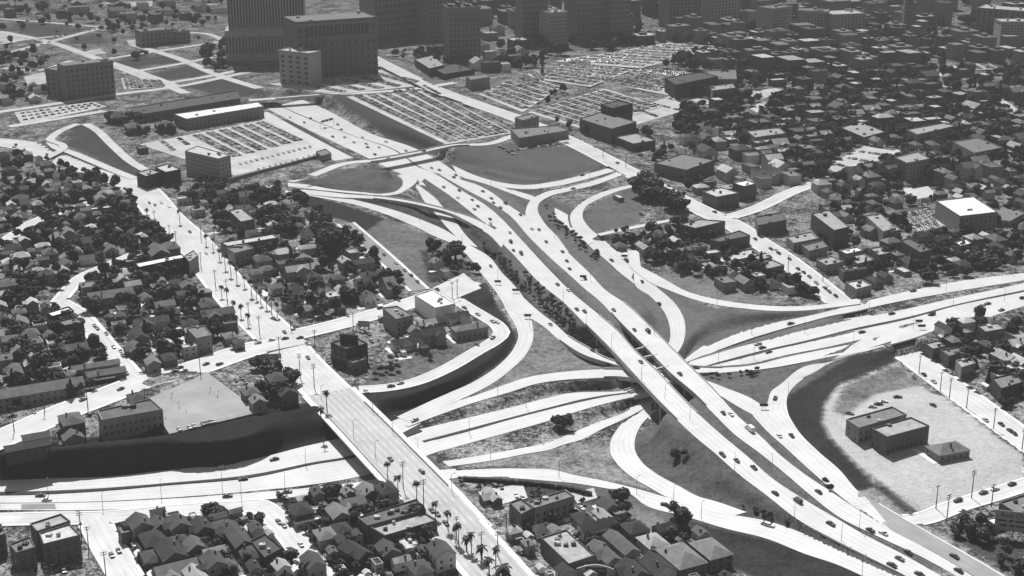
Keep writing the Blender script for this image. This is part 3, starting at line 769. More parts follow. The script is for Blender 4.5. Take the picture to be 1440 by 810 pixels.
def finish_labels():
    by = {}
    for o, cat, desc, group in REG:
        px, py = proj(o.matrix_world.translation if o.parent else o.location)
        by.setdefault((cat, zone_of(px, py)), []).append((py, px, o, desc, group))
    for (cat, zn), L in by.items():
        L.sort(key=lambda t: -t[0])
        per = 12
        rows = [L[i:i+per] for i in range(0, len(L), per)]
        for r, row in enumerate(rows):
            row.sort(key=lambda t: t[1])
            for i, (py, px, o, desc, group) in enumerate(row):
                if len(L) == 1: lb = f"{desc}, the only one in the {zn}"
                elif len(rows) == 1: lb = f"{desc}, {ORD[i]} from the left in the {zn}"
                else: lb = f"{desc}, {ORD[i]} from left, {ORD[r] if r < 20 else 'last'} row, {zn}"
                o["label"] = lb
                o["group"] = group or f"{cat}s of the {zn}"

# ------------------------------------------------------------------ wall and roof greys
ROOF = {k: grey("roof_" + k, v, amt=.3, scale=.25, detail=7) for k, v in dict(black=.03, dark=.055, slate=.09, mid=.15, light=.28, pale=.42, white=.66).items()}
WALL = {k: grey("wall_" + k, v, amt=.14, scale=.3, detail=6) for k, v in dict(black=.04, dark=.10, stone=.14, mid=.2, light=.36, pale=.5, white=.68).items()}
TRIM = grey("trim_paint", .4, amt=.1)
UNIT = {}
def unit_window():
    if 'w' not in UNIT:
        mb = MB(); mb.box(-.5, .5, -.06, .06, 0, 1); UNIT['w'] = mb.mesh("window", M_GLASS)
    return UNIT['w']
FOOT = []                                  # (x, y, radius) taken ground
def windows(parent, a, b, z0, z1, pitch=3.6, floor=3.3, ww=1.3, wh=1.6, name='window', sill=1.0, maxn=100):
    """a grid of windows on the wall from a to b (local xy, outward to the right of a->b)"""
    a, b = Vector(a), Vector(b); L = (b-a).length
    if L < 2.5: return
    nc = max(1, int((L-1.2)/pitch)); nf = max(1, int((z1-z0)/floor))
    u = (b-a)/L; ang = math.atan2(u.y, u.x); k = 0
    for f in range(nf):
        for c in range(nc):
            if k >= maxn: return
            p = a + u*(L*(c+.5)/nc)
            o = link(name, unit_window(), parent)
            o.location = (p.x, p.y, z0 + f*floor + sill); o.rotation_euler = (0, 0, ang); o.scale = (ww, 1, wh)
            k += 1

def sort_ccw(q):
    cx, cy = sum(p[0] for p in q)/len(q), sum(p[1] for p in q)/len(q)
    return sorted(q, key=lambda p: math.atan2(p[1]-cy, p[0]-cx))
def facing(a, b):
    """is the wall a->b (ccw polygon, outward right) turned to the camera side"""
    n = Vector((b[1]-a[1], -(b[0]-a[0])))
    return n.y < -.15 * n.length
def block(name, q, h, roof='mid', wall='mid', label=None, desc=None, cat='building', win=True, rim=.8, wpitch=3.6, floor=3.4, units=2, zg=None, cap=100, extra=None, overhang=0):
    """flat-roofed building from its four traced roof corners"""
    cx, cy = sum(p[0] for p in q)/4, sum(p[1] for p in q)/4
    if zg is None:
        zg = ground(cx, cy, h).z - h
    P = sort_ccw([at(x, y, zg+h) for x, y in q])
    c = sum(P, Vector())/4
    e = empty(name, (c.x, c.y, zg))
    L = [(p.x-c.x, p.y-c.y) for p in P]
    FOOT.append((c.x, c.y, max(math.hypot(*p) for p in L)*.85))
    zmin = min([tz(p.x, p.y) for p in P] + [zg]) - zg - 1
    n = 4
    cen = lambda s: [(x*(1-s/max(math.hypot(x,y),1)), y*(1-s/max(math.hypot(x,y),1))) for x, y in L]
    I = cen(.6)
    V = [(x,y,zmin) for x,y in L] + [(x,y,h+rim) for x,y in L] + [(x,y,h+rim) for x,y in I] + [(x,y,h-.2) for x,y in I]
    F = []
    for k in range(n):
        j = (k+1) % n
        F += [(k,j,n+j,n+k), (n+k,n+j,2*n+j,2*n+k), (2*n+k,2*n+j,3*n+j,3*n+k)]
    link('walls', new_mesh('walls', V, F, WALL[wall]), e)
    rf_ = link('roof', new_mesh('roof', [(x*.999,y*.999,h) for x,y in I] + [(x*.999,y*.999,h-.15) for x,y in I], [(0,1,2,3)] + [(4+(k+1)%4, 4+k, k, (k+1)%4) for k in range(4)], ROOF[roof]), e)
    for k in range(units):
        s, t = random.uniform(-.5,.5), random.uniform(-.5,.5)
        x, y = s*(L[0][0]-L[2][0])*.5 + t*(L[1][0]-L[3][0])*.5, s*(L[0][1]-L[2][1])*.5 + t*(L[1][1]-L[3][1])*.5
        mb = MB(); a = random.uniform(.6, 1.5)
        mb.box(x-a, x+a, y-a*.8, y+a*.8, h, h+random.uniform(.8,1.8)); mb.tube((x+a*.5,y,h),(x+a*.5,y,h+2.4),.14,.14,6)
        mb.build('roof_vent', random.choice([M_LAMP, M_BRIDGE, ROOF['dark']]), rf_)
    if win:
        k_ = 0
        for k in range(n):
            a, b = L[k], L[(k+1) % n]
            if facing(a, b) and k_ < cap:
                m_ = cap - k_
                windows(e, a, b, 0, h-.3, wpitch, floor, maxn=m_)
                k_ += 10
    if label: tag(e, label, cat)
    else: later(e, cat, desc or f"flat-roofed {wall} block with {roof} roof")
    return e

def vec_dir(p, q, z=14):
    v = at(*q, z) - at(*p, z); return math.atan2(v.y, v.x)
A_BLVD = vec_dir((385,470),(640,740)); A_TEMP = vec_dir((850,223),(1060,336)); A_LOW = vec_dir((130,728),(178,812)); A_CENT = vec_dir((490,137),(627,203))
def house(px, py, wd, dp, h, kind='gable', roof='slate', wall='mid', ang=0.0, desc=None, label=None, win=True, porch=None, chim=None, world=None, cat='house', name='house', rise=None):
    """px,py: the middle of its roof on the photograph (or world=(x,y)); wd along ang, dp across"""
    if h < 9.5 and name == 'house': wd, dp, h = wd*.86, dp*.86, h*.84
    if world is None:
        p = ground(px, py, h + .8); x, y = p.x, p.y
    else: x, y = world
    zg = tz(x, y)
    e = empty(name, (x, y, zg), ang)
    FOOT.append((x, y, max(wd, dp)*.55))
    X, Y = wd/2, dp/2
    ca, sa = math.cos(ang), math.sin(ang)
    lo = min(tz(x+ca*a-sa*b, y+sa*a+ca*b) for a in (-X, X) for b in (-Y, Y)) - zg - .8
    lo = max(lo, -3.5); o = .45; t = .22
    rise = rise or (dp*.30 if kind == 'gable' else dp*.26)
    mb = MB()
    if kind == 'gable':
        mb.add([(-X,-Y,lo),(X,-Y,lo),(X,Y,lo),(-X,Y,lo),(-X,-Y,h),(X,-Y,h),(X,Y,h),(-X,Y,h),(-X,0,h+rise),(X,0,h+rise)],
               [(0,1,5,4),(2,3,7,6),(1,2,6,9,5),(3,0,4,8,7)])
        rb = MB(); s = rise/Y
        for sg in (-1, 1):
            ye, ze = sg*(Y+o), h - o*s
            vs = [(-X-o, ye, ze), (X+o, ye, ze), (X+o, 0, h+rise), (-X-o, 0, h+rise)]
            vs = [(a,b,c+.03) for a,b,c in vs] + [(a,b,c+.03+t) for a,b,c in vs]
            fs = [(3,2,1,0),(4,5,6,7),(0,1,5,4),(1,2,6,5),(2,3,7,6),(3,0,4,7)]
            rb.add(vs, fs if sg < 0 else [f[::-1] for f in fs])
    elif kind == 'hip':
        mb.box(-X, X, -Y, Y, lo, h)
        rb = MB(); k = max(X-Y, .2) if X >= Y else .2; ky = 0 if X >= Y else Y-X
        E = [(-X-o,-Y-o,h-.1),(X+o,-Y-o,h-.1),(X+o,Y+o,h-.1),(-X-o,Y+o,h-.1)]
        tp = [(-k,0,h+rise),(k,0,h+rise)] if X >= Y else [(0,-ky,h+rise),(0,ky,h+rise)]
        rb.add(E + tp, [(0,1,5,4),(1,2,5),(2,3,4,5),(3,0,4),(3,2,1,0)] if X >= Y else [(0,1,4),(1,2,5,4),(2,3,5),(3,0,4,5),(3,2,1,0)])
    else:
        V = [(-X,-Y),(X,-Y),(X,Y),(-X,Y)]; r_ = .5
        vs = [(a,b,lo) for a,b in V] + [(a,b,h+r_) for a,b in V] + [(a*(1-.35/X),b*(1-.35/Y),h+r_) for a,b in V] + [(a*(1-.35/X),b*(1-.35/Y),h-.2) for a,b in V]
        mb.add(vs, [f for k in range(4) for f in ((k,(k+1)%4,4+(k+1)%4,4+k),(4+k,4+(k+1)%4,8+(k+1)%4,8+k),(8+k,8+(k+1)%4,12+(k+1)%4,12+k))])
        rb = MB(); rb.box(-X+.37, X-.37, -Y+.37, Y-.37, h-.15, h)
        if min(wd, dp) > 7 and random.random() < .6:
            a, b = random.uniform(-X*.5, X*.5), random.uniform(-Y*.5, Y*.5); rb.box(a-1, a+1, b-.8, b+.8, h, h+1.5)
    mb.build('walls', WALL[wall], e)
    ro = rb.build('roof', ROOF[roof], e)
    if chim is None: chim = kind != 'flat' and random.random() < .55
    if chim:
        cb = MB(); a = random.uniform(-X*.6, X*.6); b = random.choice((-1,1))*Y*.4
        cb.box(a-.45, a+.45, b-.4, b+.4, h, h+rise+.9); cb.build('chimney', random.choice([WALL['dark'], WALL['mid']]), ro)
    if porch is None: porch = kind != 'flat' and random.random() < .4
    if porch:
        pb = MB(); sg = -1 if math.cos(ang) > 0 else 1
        pb.add([(-X*.5,sg*Y,min(h,3.2)),(X*.5,sg*Y,min(h,3.2)),(X*.5,sg*(Y+2.4),min(h,3.2)-.6),(-X*.5,sg*(Y+2.4),min(h,3.2)-.6)] + [(-X*.5,sg*Y,min(h,3.2)-.2),(X*.5,sg*Y,min(h,3.2)-.2),(X*.5,sg*(Y+2.4),min(h,3.2)-.8),(-X*.5,sg*(Y+2.4),min(h,3.2)-.8)],
               [(0,1,2,3),(7,6,5,4),(0,4,5,1),(1,5,6,2),(2,6,7,3),(3,7,4,0)])
        for a in (-X*.48, X*.48): pb.tube((a, sg*(Y+2.2), lo), (a, sg*(Y+2.2), min(h,3.2)-.7), .12, .12, 5)
        pb.build('porch', ROOF[roof], e)
    if kind == 'gable' and wd > 8 and random.random() < .45:                     # a cross-gabled wing
        sg = -1 if math.cos(ang) > 0 else 1; ww = wd*random.uniform(.18, .26); dx = random.uniform(-.25, .25)*wd; ex = random.uniform(1.5, 3.5); hh = h - .3; rr = ww*.6
        V = [(dx-ww, 0, lo), (dx+ww, 0, lo), (dx+ww, sg*(Y+ex), lo), (dx-ww, sg*(Y+ex), lo), (dx-ww, 0, hh), (dx+ww, 0, hh), (dx+ww, sg*(Y+ex), hh), (dx-ww, sg*(Y+ex), hh), (dx, 0, hh+rr), (dx, sg*(Y+ex), hh+rr)]
        wm = MB(); wm.add(V, [(3,2,6,9,7),(1,2,6,5),(0,4,7,3)] , 0)
        for q in (-1, 1):
            xo, zo = dx + q*(ww+.35), hh - .35*rr/ww
            r4 = [(xo, 0, zo), (xo, sg*(Y+ex+.4), zo), (dx, sg*(Y+ex+.4), hh+rr), (dx, 0, hh+rr)]
            wm.add([(a_, b_, c_+.05) for a_, b_, c_ in r4] + [(a_, b_, c_+.22) for a_, b_, c_ in r4], [(0,1,2,3),(7,6,5,4),(0,4,5,1),(1,5,6,2),(3,7,4,0)], 1)
        me_ = wm.mesh('wing', [WALL[wall], ROOF[roof]]); bm = bmesh.new(); bm.from_mesh(me_); bmesh.ops.recalc_face_normals(bm, faces=bm.faces); bm.to_mesh(me_); bm.free(); link('wing', me_, e)
    if random.random() < .5 and scale_at((x, y, zg)) > 1.7:                       # a strip of concrete beside the house
        dw, dl = random.uniform(1.3, 2.2), random.uniform(5, 10); ox, oy = random.choice((-1, 1))*(X+dw+.6), random.uniform(-3, 3)
        q_ = [(x+ca*(ox+a_)-sa*(oy+b_), y+sa*(ox+a_)+ca*(oy+b_)) for a_, b_ in ((-dw,-dl),(dw,-dl),(dw,dl),(-dw,dl))]
        zz_ = [tz(*t_) for t_ in q_]
        if max(zz_) - min(zz_) < 1.2 and not any(on_road(*t_) for t_ in q_) and not on_road(sum(t_[0] for t_ in q_)/4, sum(t_[1] for t_ in q_)/4):
            tag(link('driveway', new_mesh('driveway', [(a_, b_, c_+.16) for (a_, b_), c_ in zip(q_, zz_)] + [(a_, b_, c_-.5) for (a_, b_), c_ in zip(q_, zz_)], [(0,1,2,3),(0,4,5,1),(1,5,6,2),(2,6,7,3),(3,7,4,0)], M_SIDE)), kind='structure')
    if win:
        C4 = [(-X,-Y),(X,-Y),(X,Y),(-X,Y)]
        for k in range(4):
            a, b = C4[k], C4[(k+1) % 4]
            wa, wb_ = (ca*a[0]-sa*a[1], sa*a[0]+ca*a[1]), (ca*b[0]-sa*b[1], sa*b[0]+ca*b[1])
            if facing(wa, wb_): windows(e, a, b, .2, h, 3.4, 3.1, 1.2, 1.4)
    if label: tag(e, label, cat)
    else:
        size = 'small' if wd*dp < 90 else ('long' if max(wd,dp) > 2*min(wd,dp) else 'broad')
        later(e, cat, desc or f"{size} {kind}-roofed {'shed' if h < 3.2 else 'house'}, {roof} roof")
    return e

# ------------------------------------------------------------------ civic centre
def tower(name, q0, q1, depth, hpx, label, roof='mid', wall='mid', fins=0, cols=0, zg=23, build=None, win=(0,0), step=None):
    """tall building from its front base edge q0->q1 (pixels), depth away from it, height in pixels"""
    a, b = at(*q0, zg), at(*q1, zg)
    m0 = (a+b)/2; h = hpx/(scale_at(m0)*math.cos(math.atan2(CAMH, m0.y)))
    u = (b-a).normalized(); L = (b-a).length; ang = math.atan2(u.y, u.x)
    e = empty(name, (a.x, a.y, zg), ang)
    mm_ = m0 + Vector((-u.y, u.x, 0))*depth/2
    FOOT.append((mm_.x, mm_.y, max(L, depth)*.6))
    mb = MB()
    if step:                               # plinth and shaft
        sx, sh = step
        mb.box(0, L, 0, depth, -2, h*sh); mb.box(L*sx, L*(1-sx), depth*sx, depth*(1-sx*.5), h*sh, h)
        x0, y0 = L*sx, depth*sx; x1 = L*(1-sx)
    else:
        mb.box(0, L, 0, depth, -2, h); x0, y0, x1 = 0, 0, L; sh = 0
    mb.build('walls', WALL[wall], e)
    rb = MB(); rb.box(x0+.5, x1-.5, y0+.5, depth-(depth*step[0]*.5 if step else 0)-.5, h, h+.3)
    ro = rb.build('roof', ROOF[roof], e)
    pb = MB(); pb.box(x0, x1, y0-.6, y0+.2, h-1.2, h+1.2); pb.box(x0-.6, x0+.2, y0-.6, depth*.95, h-1.2, h+1.2); pb.box(x1-.2, x1+.6, y0-.6, depth*.95, h-1.2, h+1.2)
    pb.build('cornice', WALL[wall], e)
    for k in range(3):
        vb = MB(); x, y = random.uniform(x0+4, max(x1-8, x0+5)), random.uniform(y0+3, depth*.8); s = random.uniform(2, 5)
        vb.box(x, x+s, y, y+s*.8, h+.3, h+.3+random.uniform(2, 4)); vb.build('roof_vent', M_BRIDGE, ro)
    if fins:
        for k in range(fins):
            x = x0 + (x1-x0)*(k+.5)/fins; s = (x1-x0)/fins
            wb = MB(); wb.box(x-s*.24, x+s*.24, y0-.15, y0+.1, h*max(sh,.08)+3, h-4); wb.build('window_strip', M_GLASS, e)
        if sh:
            for k in range(fins):
                x = L*(k+.5)/fins; s = L/fins
                wb = MB(); wb.box(x-s*.22, x+s*.22, -.15, .1, h*sh*.25, h*sh*.8); wb.build('window_strip', M_GLASS, e)
    elif win[0]:
        k = 0
        for f in range(win[1]):
            for c in range(win[0]):
                if k >= 100: break
                o = link('window', unit_window(), e); s = (x1-x0)/win[0]; fh = h*.92/win[1]
                o.location = (x0 + s*(c+.5), y0, fh*f + fh*.25); o.scale = (s*.42, 2, fh*.5); k += 1
    if build: build(e, L, depth, h)
    tag(e, label, 'building')
    return e
def justice(e, L, D, h):
    wb = MB(); wb.box(-.8, L+.8, -.9, D*.98, h*.70, h*.725); wb.box(-.8, L+.8, -.9, D*.98, h*.93, h*.965); wb.box(-.5, L+.5, -.6, D*.97, h*.16, h*.175); wb.build('cornice', WALL['mid'], e)
    for k in range(15):
        x = L*(.16 + .68*k/14); cb = MB(); cb.tube((x, -.9, h*.725), (x, -.9, h*.93), .7, .6, 8); cb.build('column', WALL['mid'], e)
    rb = MB(); rb.box(L*.12, L*.88, -.12, .1, h*.735, h*.92); rb.build('loggia', M_GLASS, e)
tower('courthouse', (318,86), (436,84), 50, 122, 'tall courthouse tower with close vertical window strips on a broad plinth', 'mid', 'light', fins=26, step=(.05,.34), zg=23)
tower('hall_of_justice', (420,113), (532,104), 55, 78, 'dark granite hall with columned upper storeys and heavy cornice', 'mid', 'stone', win=(13,7), build=justice, zg=23)
tower('annex_block', (394,116), (437,121), 22, 44, 'plain grey annex block before the dark columned hall', 'pale', 'light', win=(4,6), zg=23)
tower('office_building', (528,60), (600,52), 40, 66, 'wide pale office block with many windows behind the columned hall', 'light', 'mid', win=(14,7), zg=26)
tower('office_building', (604,58), (634,54), 30, 60, 'narrower pale office wing beside the wide office block', 'light', 'mid', win=(6,8), zg=26)
def crownroof(e, L, D, h):
    for k in range(4):
        x = L*(.1 + .27*k); cb = MB(); s = L*.1
        cb.prism([(x-s*.5, D*.2), (x+s*.5, D*.2), (x+s*.5, D*.6), (x-s*.5, D*.6)], h, h+random.uniform(3, 8)); cb.build('turret', WALL['dark'], e)
tower('old_hall_tower', (632,84), (676,82), 36, 70, 'dark old hall with a ragged turreted roofline above the car parks', 'dark', 'mid', win=(8,9), build=crownroof, zg=25)
for a_, b_, dpt, hp, lb in [((735,62),(770,60),30,66,'hazy grey office slab beyond the tree clump on the ridge'), ((772,66),(797,64),30,46,'shorter hazy block joined to the grey office slab'),
                       ((812,60),(856,56),36,58,'hazy broad office block behind the sloping car parks'), ((858,58),(886,56),30,60,'hazy mid-height block next to the slim white tower'), ((940,40),(985,38),40,44,'hazy stepped block above the long pale roof'),
                       ((1085,50),(1112,46),30,36,'pale gridded office block with large windows in the haze'), ((1120,48),(1160,50),30,32,'hazy apartment slab beside the gridded office block'), ((1170,52),(1215,50),40,30,'hazy wide slab below the far ridge street'),
                       ((1270,40),(1282,40),12,44,'slim hazy tower standing on the far ridge'), ((1370,46),(1440,52),40,34,'long hazy warehouse at the upper corner of the city'), ((1405,66),(1445,66),30,34,'hazy apartment block beside the long warehouse'),
                       ((1000,34),(1040,30),30,40,'hazy dark slab on the ridge with no clear windows'), ((660,18),(700,16),30,40,'faint hazy block far behind the turreted hall'), ((700,10),(735,8),30,40,'faint hazy slab highest up behind the office slab')]:
    tower('office_building', a_, b_, dpt, hp, lb, random.choice(['light','mid','pale']), random.choice(['mid','light','light','mid']), win=(9,8), zg=27)
tower('stack_tower', (884,20), (894,20), 10, 22, 'slim white roof tower catching the light in the haze', 'white', 'white', zg=27)
tower('apartment_block', (67,134), (95,138), 30, 36, 'blank end wing of the old apartment block beyond the triangle ramp', 'mid', 'mid', win=(4,5), zg=22)
tower('apartment_block', (95,140), (163,132), 24, 45, 'old six-storey apartment block with dark window bays beyond the triangle ramp', 'mid', 'mid', win=(10,6), zg=22)
tower('store_building', (200,66), (246,62), 28, 20, 'low brick store building by the trench crossings', 'mid', 'mid', win=(8,3), zg=22)
tower('store_building', (248,62), (268,60), 20, 16, 'smaller brick store joined to the low brick store', 'mid', 'mid', win=(4,3), zg=22)
# school district office group
block('office_block', [(260,213),(277,206),(324,219),(307,224)], 19, 'pale', 'light', 'slab office block with ribbon windows and tall end wall by the bus yard', wpitch=3.2, floor=3.6, units=3)
block('office_block', [(244,161),(363,144),(371,150),(262,168)], 11, 'white', 'mid', 'long school office block with white roof and rows of windows', wpitch=4.5, floor=4.0)
block('workshop', [(185,152),(334,128),(338,139),(190,163)], 9, 'dark', 'dark', 'long dark workshop with a flat roof behind the school office block', units=4, wpitch=8)
house(165,161,26,20,9,'hip','dark','dark',A_CENT,label='dark hipped school hall at the tip of the triangle ramp'); house(187,176,24,16,9,'hip','slate','dark',A_CENT,label='slate-roofed school wing, between the dark hall and car yard')
house(232,174,26,20,8,'hip','slate','dark',A_CENT,label='slate-roofed school wing against the long workshop')
house(200,206,14,10,6,'flat','slate','dark',A_CENT,label='low dark shed on the edge of the school car yard')
block('walled_annex', [(192,243),(212,238),(226,243),(205,249)], 11, 'light', 'black', 'dark square building with two light roofs beside the slab office', win=False)
block('walled_annex', [(218,236),(236,231),(254,239),(233,243)], 12, 'pale', 'black', 'dark building with parapet wells next to the square dark building', win=False)
# retaining wall of the bus yard
wb = MB(); A_, B_ = at(322,257,20.5), at(452,222,20.5)
_u = (B_-A_).normalized(); _n = Vector((-_u.y, _u.x, 0))
wb.prism([A_.xy, B_.xy, (B_+_n*.8).xy, (A_+_n*.8).xy], 14, 24.2)
o = wb.build('retaining_wall', WALL['mid']); tag(o, 'long plain grey wall along the foot of the bus yard', 'wall')
block('ramp_house', [(444,214),(458,210),(466,216),(452,220)], 5, 'mid', 'mid', 'small square block closing the end of the bus yard wall', win=False, units=0)
# right of the first bridge
block('store_block', [(718,182),(785,177),(800,184),(730,195)], 9, 'mid', 'mid', 'low grey commercial block at the bridge end of the long street', win=False, units=5)
block('store_block', [(724,166),(748,160),(758,164),(735,170)], 14, 'mid', 'mid', 'tall narrow block behind the low commercial block', units=1)
block('store_block', [(655,108),(683,104),(689,109),(662,113)], 12, 'mid', 'mid', 'grey cube of a building between street and car park', units=0, win=False)
block('store_block', [(583,84),(608,78),(625,92),(604,97)], 9, 'light', 'dark', 'low dark store with pale roof at the far street corner', win=False)
block('store_block', [(604,95),(640,90),(668,98),(625,105)], 7, 'dark', 'black', 'long dark shed roofs behind the pale-roofed store', win=False)
block('tenement', [(815,168),(845,158),(895,172),(860,182)], 12, 'mid', 'dark', 'dark tenement beside the long street with a grey courtyard roof', floor=3.4)
block('tenement', [(845,148),(868,142),(890,146),(862,153)], 20, 'dark', 'black', 'tall dark tenement rising above the sloping car park')
block('tenement', [(865,193),(895,188),(922,198),(890,203)], 7, 'light', 'dark', 'low light-roofed block past the dark tenement', win=False)
block('hall_block', [(935,110),(985,102),(1010,108),(950,120)], 16, 'dark', 'black', 'big dark hall at the end of the curved car park', win=False)
block('flats_block', [(995,100),(1035,98),(1036,112),(998,112)], 10, 'mid', 'mid', 'broad grey flats with a pale sloping face past the big dark hall')
block('flats_block', [(998,122),(1030,118),(1034,124),(1002,128)], 14, 'light', 'mid', 'grey flats with arched windows below the broad flats')

# ------------------------------------------------------------------ buildings traced on the right-hand side
RB_ = [([(988,270),(1014,264),(1040,272),(1008,278)],11,'pale','dark','corner flats with a pale well in its roof at the street fork'),
 ([(1030,258),(1050,254),(1064,259),(1046,263)],13,'white','dark','white-roofed flats joined to the corner flats'),
 ([(956,316),(984,309),(1020,312),(978,322)],11,'light','dark','dark-walled block with light roof beside the street fork'),
 ([(999,338),(1040,325),(1055,332),(1012,341)],9,'slate','dark','long slate-roofed block below the street fork'),
 ([(1020,358),(1056,351),(1066,360),(1030,368)],5,'pale','dark','low pale roof patched dark near the long slate block'),
 ([(1058,362),(1076,356),(1086,362),(1068,367)],4,'light','dark','small light flat roof between two larger roofs'),
 ([(1058,374),(1086,366),(1103,374),(1074,380)],6,'light','dark','square light roof by the pole on the long street'),
 ([(1062,306),(1100,299),(1106,310),(1066,318)],9,'slate','dark','plain slate-roofed shop block at the fork'),
 ([(1106,334),(1140,327),(1152,336),(1116,343)],8,'light','mid','flats with speckled roof along the long street'),
 ([(1128,346),(1156,339),(1164,348),(1138,354)],7,'mid','mid','grey flats next in line along the long street'),
 ([(1316,283),(1368,277),(1403,299),(1350,305)],15,'white','mid','large four-storey building with brilliant white roof'),
 ([(1141,301),(1165,296),(1194,320),(1173,325)],14,'light','dark','tall flats with a penthouse shed on the roof'),
 ([(1217,304),(1238,301),(1260,321),(1242,327)],9,'light','mid','flats with a dark roof box beside the weedy lot'),
 ([(1243,319),(1258,317),(1267,324),(1252,327)],8,'light','mid','narrow flats joined to the flats with roof box'),
 ([(1266,339),(1278,336),(1310,352),(1294,356)],9,'slate','dark','long slate-roofed flats behind the scrap yard'),
 ([(1223,350),(1242,347),(1254,356),(1236,360)],8,'light','dark','grey square roof between two dark courts'),
 ([(1180,353),(1205,348),(1214,353),(1190,358)],8,'white','mid','strip of white roof over pale shopfront'),
 ([(1190,361),(1214,357),(1230,366),(1206,372)],6,'light','mid','patched pale roof below the white strip'),
 ([(1148,366),(1170,361),(1186,369),(1162,374)],7,'light','mid','boxy flats by the kerb with a grey roof'),
 ([(1180,378),(1220,374),(1228,378),(1186,384)],7,'black','dark','dark low roofed garage below the boxy flats'),
 ([(1189,398),(1212,394),(1226,402),(1204,408)],8,'pale','mid','pale-roofed cube beside the elevated lanes'),
 ([(1342,341),(1358,337),(1367,343),(1351,347)],9,'white','dark','small white flat roof over dark walls'),
 ([(1380,308),(1412,288),(1442,300),(1420,312)],4,'mid','mid','low market roofs beside the large white-roofed building'),
 ([(1374,459),(1402,455),(1414,463),(1386,468)],9,'light','dark','light hipped flats beneath the elevated lanes'),
 ([(1300,484),(1318,480),(1330,488),(1312,492)],6,'light','dark','low light roof nearest the underpass'),
 ([(1322,493),(1350,489),(1360,496),(1334,502)],6,'mid','dark','grey twin roofs along the street below the underpass'),
 ([(1344,508),(1364,504),(1372,512),(1352,518)],7,'light','mid','light roof box at the bend of the dirt lane'),
 ([(1394,533),(1426,526),(1440,538),(1408,548)],8,'mid','black','dark-walled block with grey roof at the frame edge'),
 ([(1405,708),(1440,697),(1475,712),(1430,724)],7,'mid','dark','square dark building behind the signboard'),
 ([(1182,180),(1210,172),(1245,186),(1215,194)],9,'light','dark','long low roofs with pale strips far up the hillside'),
 ([(1275,183),(1330,173),(1342,178),(1290,190)],14,'light','mid','big grey building with a long plain wall on the hillside'),
 ([(1258,222),(1290,214),(1308,224),(1275,230)],14,'light','mid','grey flats at the end of the hillside parking lot'),
 ([(1340,200),(1375,194),(1410,208),(1370,216)],12,'mid','mid','pale gabled hall among trees on the hillside'),
 ([(920,230),(960,217),(1005,226),(965,240)],10,'mid','dark','long grey flats roof beside the dark trees'),
 ([(1050,185),(1095,180),(1105,188),(1062,194)],9,'light','mid','light roof below the far bright street')]
for q, h, rf_, wl_, lb in RB_: block('city_block', q, h, rf_, wl_, lb, wpitch=4)
# ------------------------------------------------------------------ traced buildings nearer by
block('apartment_house', [(262,462),(287,459),(298,472),(276,477)], 10, 'mid', 'mid', 'four-square apartment house with grey roof at the cross-street corner', units=1)
block('theatre', [(190,371),(256,358),(260,363),(195,377)], 9, 'white', 'black', 'long building with dazzling white roof strip beside the boulevard', win=False)
block('theatre', [(259,361),(272,353),(279,360),(266,369)], 9.5, 'light', 'mid', 'stepped front block at the boulevard end of the white strip roof', win=False)
block('flat_house', [(66,441),(97,432),(104,438),(73,446)], 9, 'white', 'black', 'dark flat house with white roof at the head of the side street', win=False)
block('flat_house', [(81,453),(107,447),(118,454),(91,459)], 10, 'mid', 'black', 'dark flat house with grey roof, next below the white-roofed one', win=False)
block('corner_store', [(322,297),(338,293),(358,309),(339,313)], 11, 'light', 'dark', 'tall dark store with light roof above the palm row', units=1)
block('long_store', [(310,342),(384,330),(392,335),(320,347)], 8, 'pale', 'dark', 'long low store with bright roof edge above the palm row')
block('long_store', [(320,350),(345,344),(357,350),(330,357)], 9, 'mid', 'mid', 'grey front block joined to the long low store')
block('hotel', [(583,416),(608,408),(640,428),(612,434)], 11, 'white', 'white', 'white-walled building with white roof at the looped street', win=False, units=3)
block('rooming_house', [(538,434),(558,431),(581,444),(557,450)], 12, 'mid', 'mid', 'grey three-storey rooming house across from the white building', units=3)
block('corner_tavern', [(465,483),(498,474),(517,484),(487,492)], 12, 'slate', 'black', 'dark corner building carrying a black billboard on its roof', units=1)
block('tavern_annex', [(488,507),(508,501),(516,506),(496,512)], 6, 'mid', 'dark', 'lower lean-to wing of the billboard corner building', units=0)
block('school_building', [(137,579),(212,562),(229,577),(143,592)], 10, 'slate', 'mid', 'broad school building with tall window rows on the bluff edge', units=3, wpitch=3.0, floor=4.2)
block('warehouse', [(42,738),(86,724),(99,734),(52,749)], 11, 'light', 'dark', 'upper half of the dark brick warehouse beside the frontage road')
block('warehouse', [(55,751),(98,738),(113,754),(61,767)], 11.5, 'pale', 'dark', 'main half of the dark brick warehouse, a roof box on top')
block('warehouse', [(13,767),(42,756),(50,771),(23,779)], 10, 'mid', 'dark', 'lower wing of the dark brick warehouse, nearest the frame edge')
block('warehouse', [(-30,748),(2,738),(8,752),(-22,762)], 10, 'mid', 'dark', 'warehouse cut by the frame edge beside the frontage road')
block('dance_hall', [(503,729),(587,703),(596,719),(517,741)], 8, 'slate', 'dark', 'long hall with flat dark roof below the street bridge', units=5)
block('dance_hall', [(519,742),(597,722),(615,733),(541,755)], 6.5, 'light', 'dark', 'lower lean-to hall with smooth light roof along the long hall', units=3)
block('apartment_hotel', [(716,708),(732,702),(750,716),(733,725)], 9.5, 'mid', 'dark', 'grey apartment hotel end tower with framed front panel', units=1)
block('apartment_hotel', [(741,708),(795,690),(808,699),(752,716)], 9, 'mid', 'mid', 'grey apartment hotel main wing with rows of windows', units=4)
block('sign_hall', [(760,757),(796,746),(836,783),(800,795)], 8, 'light', 'dark', 'flat light-roofed hall with the arched sign front', units=6, win=False)
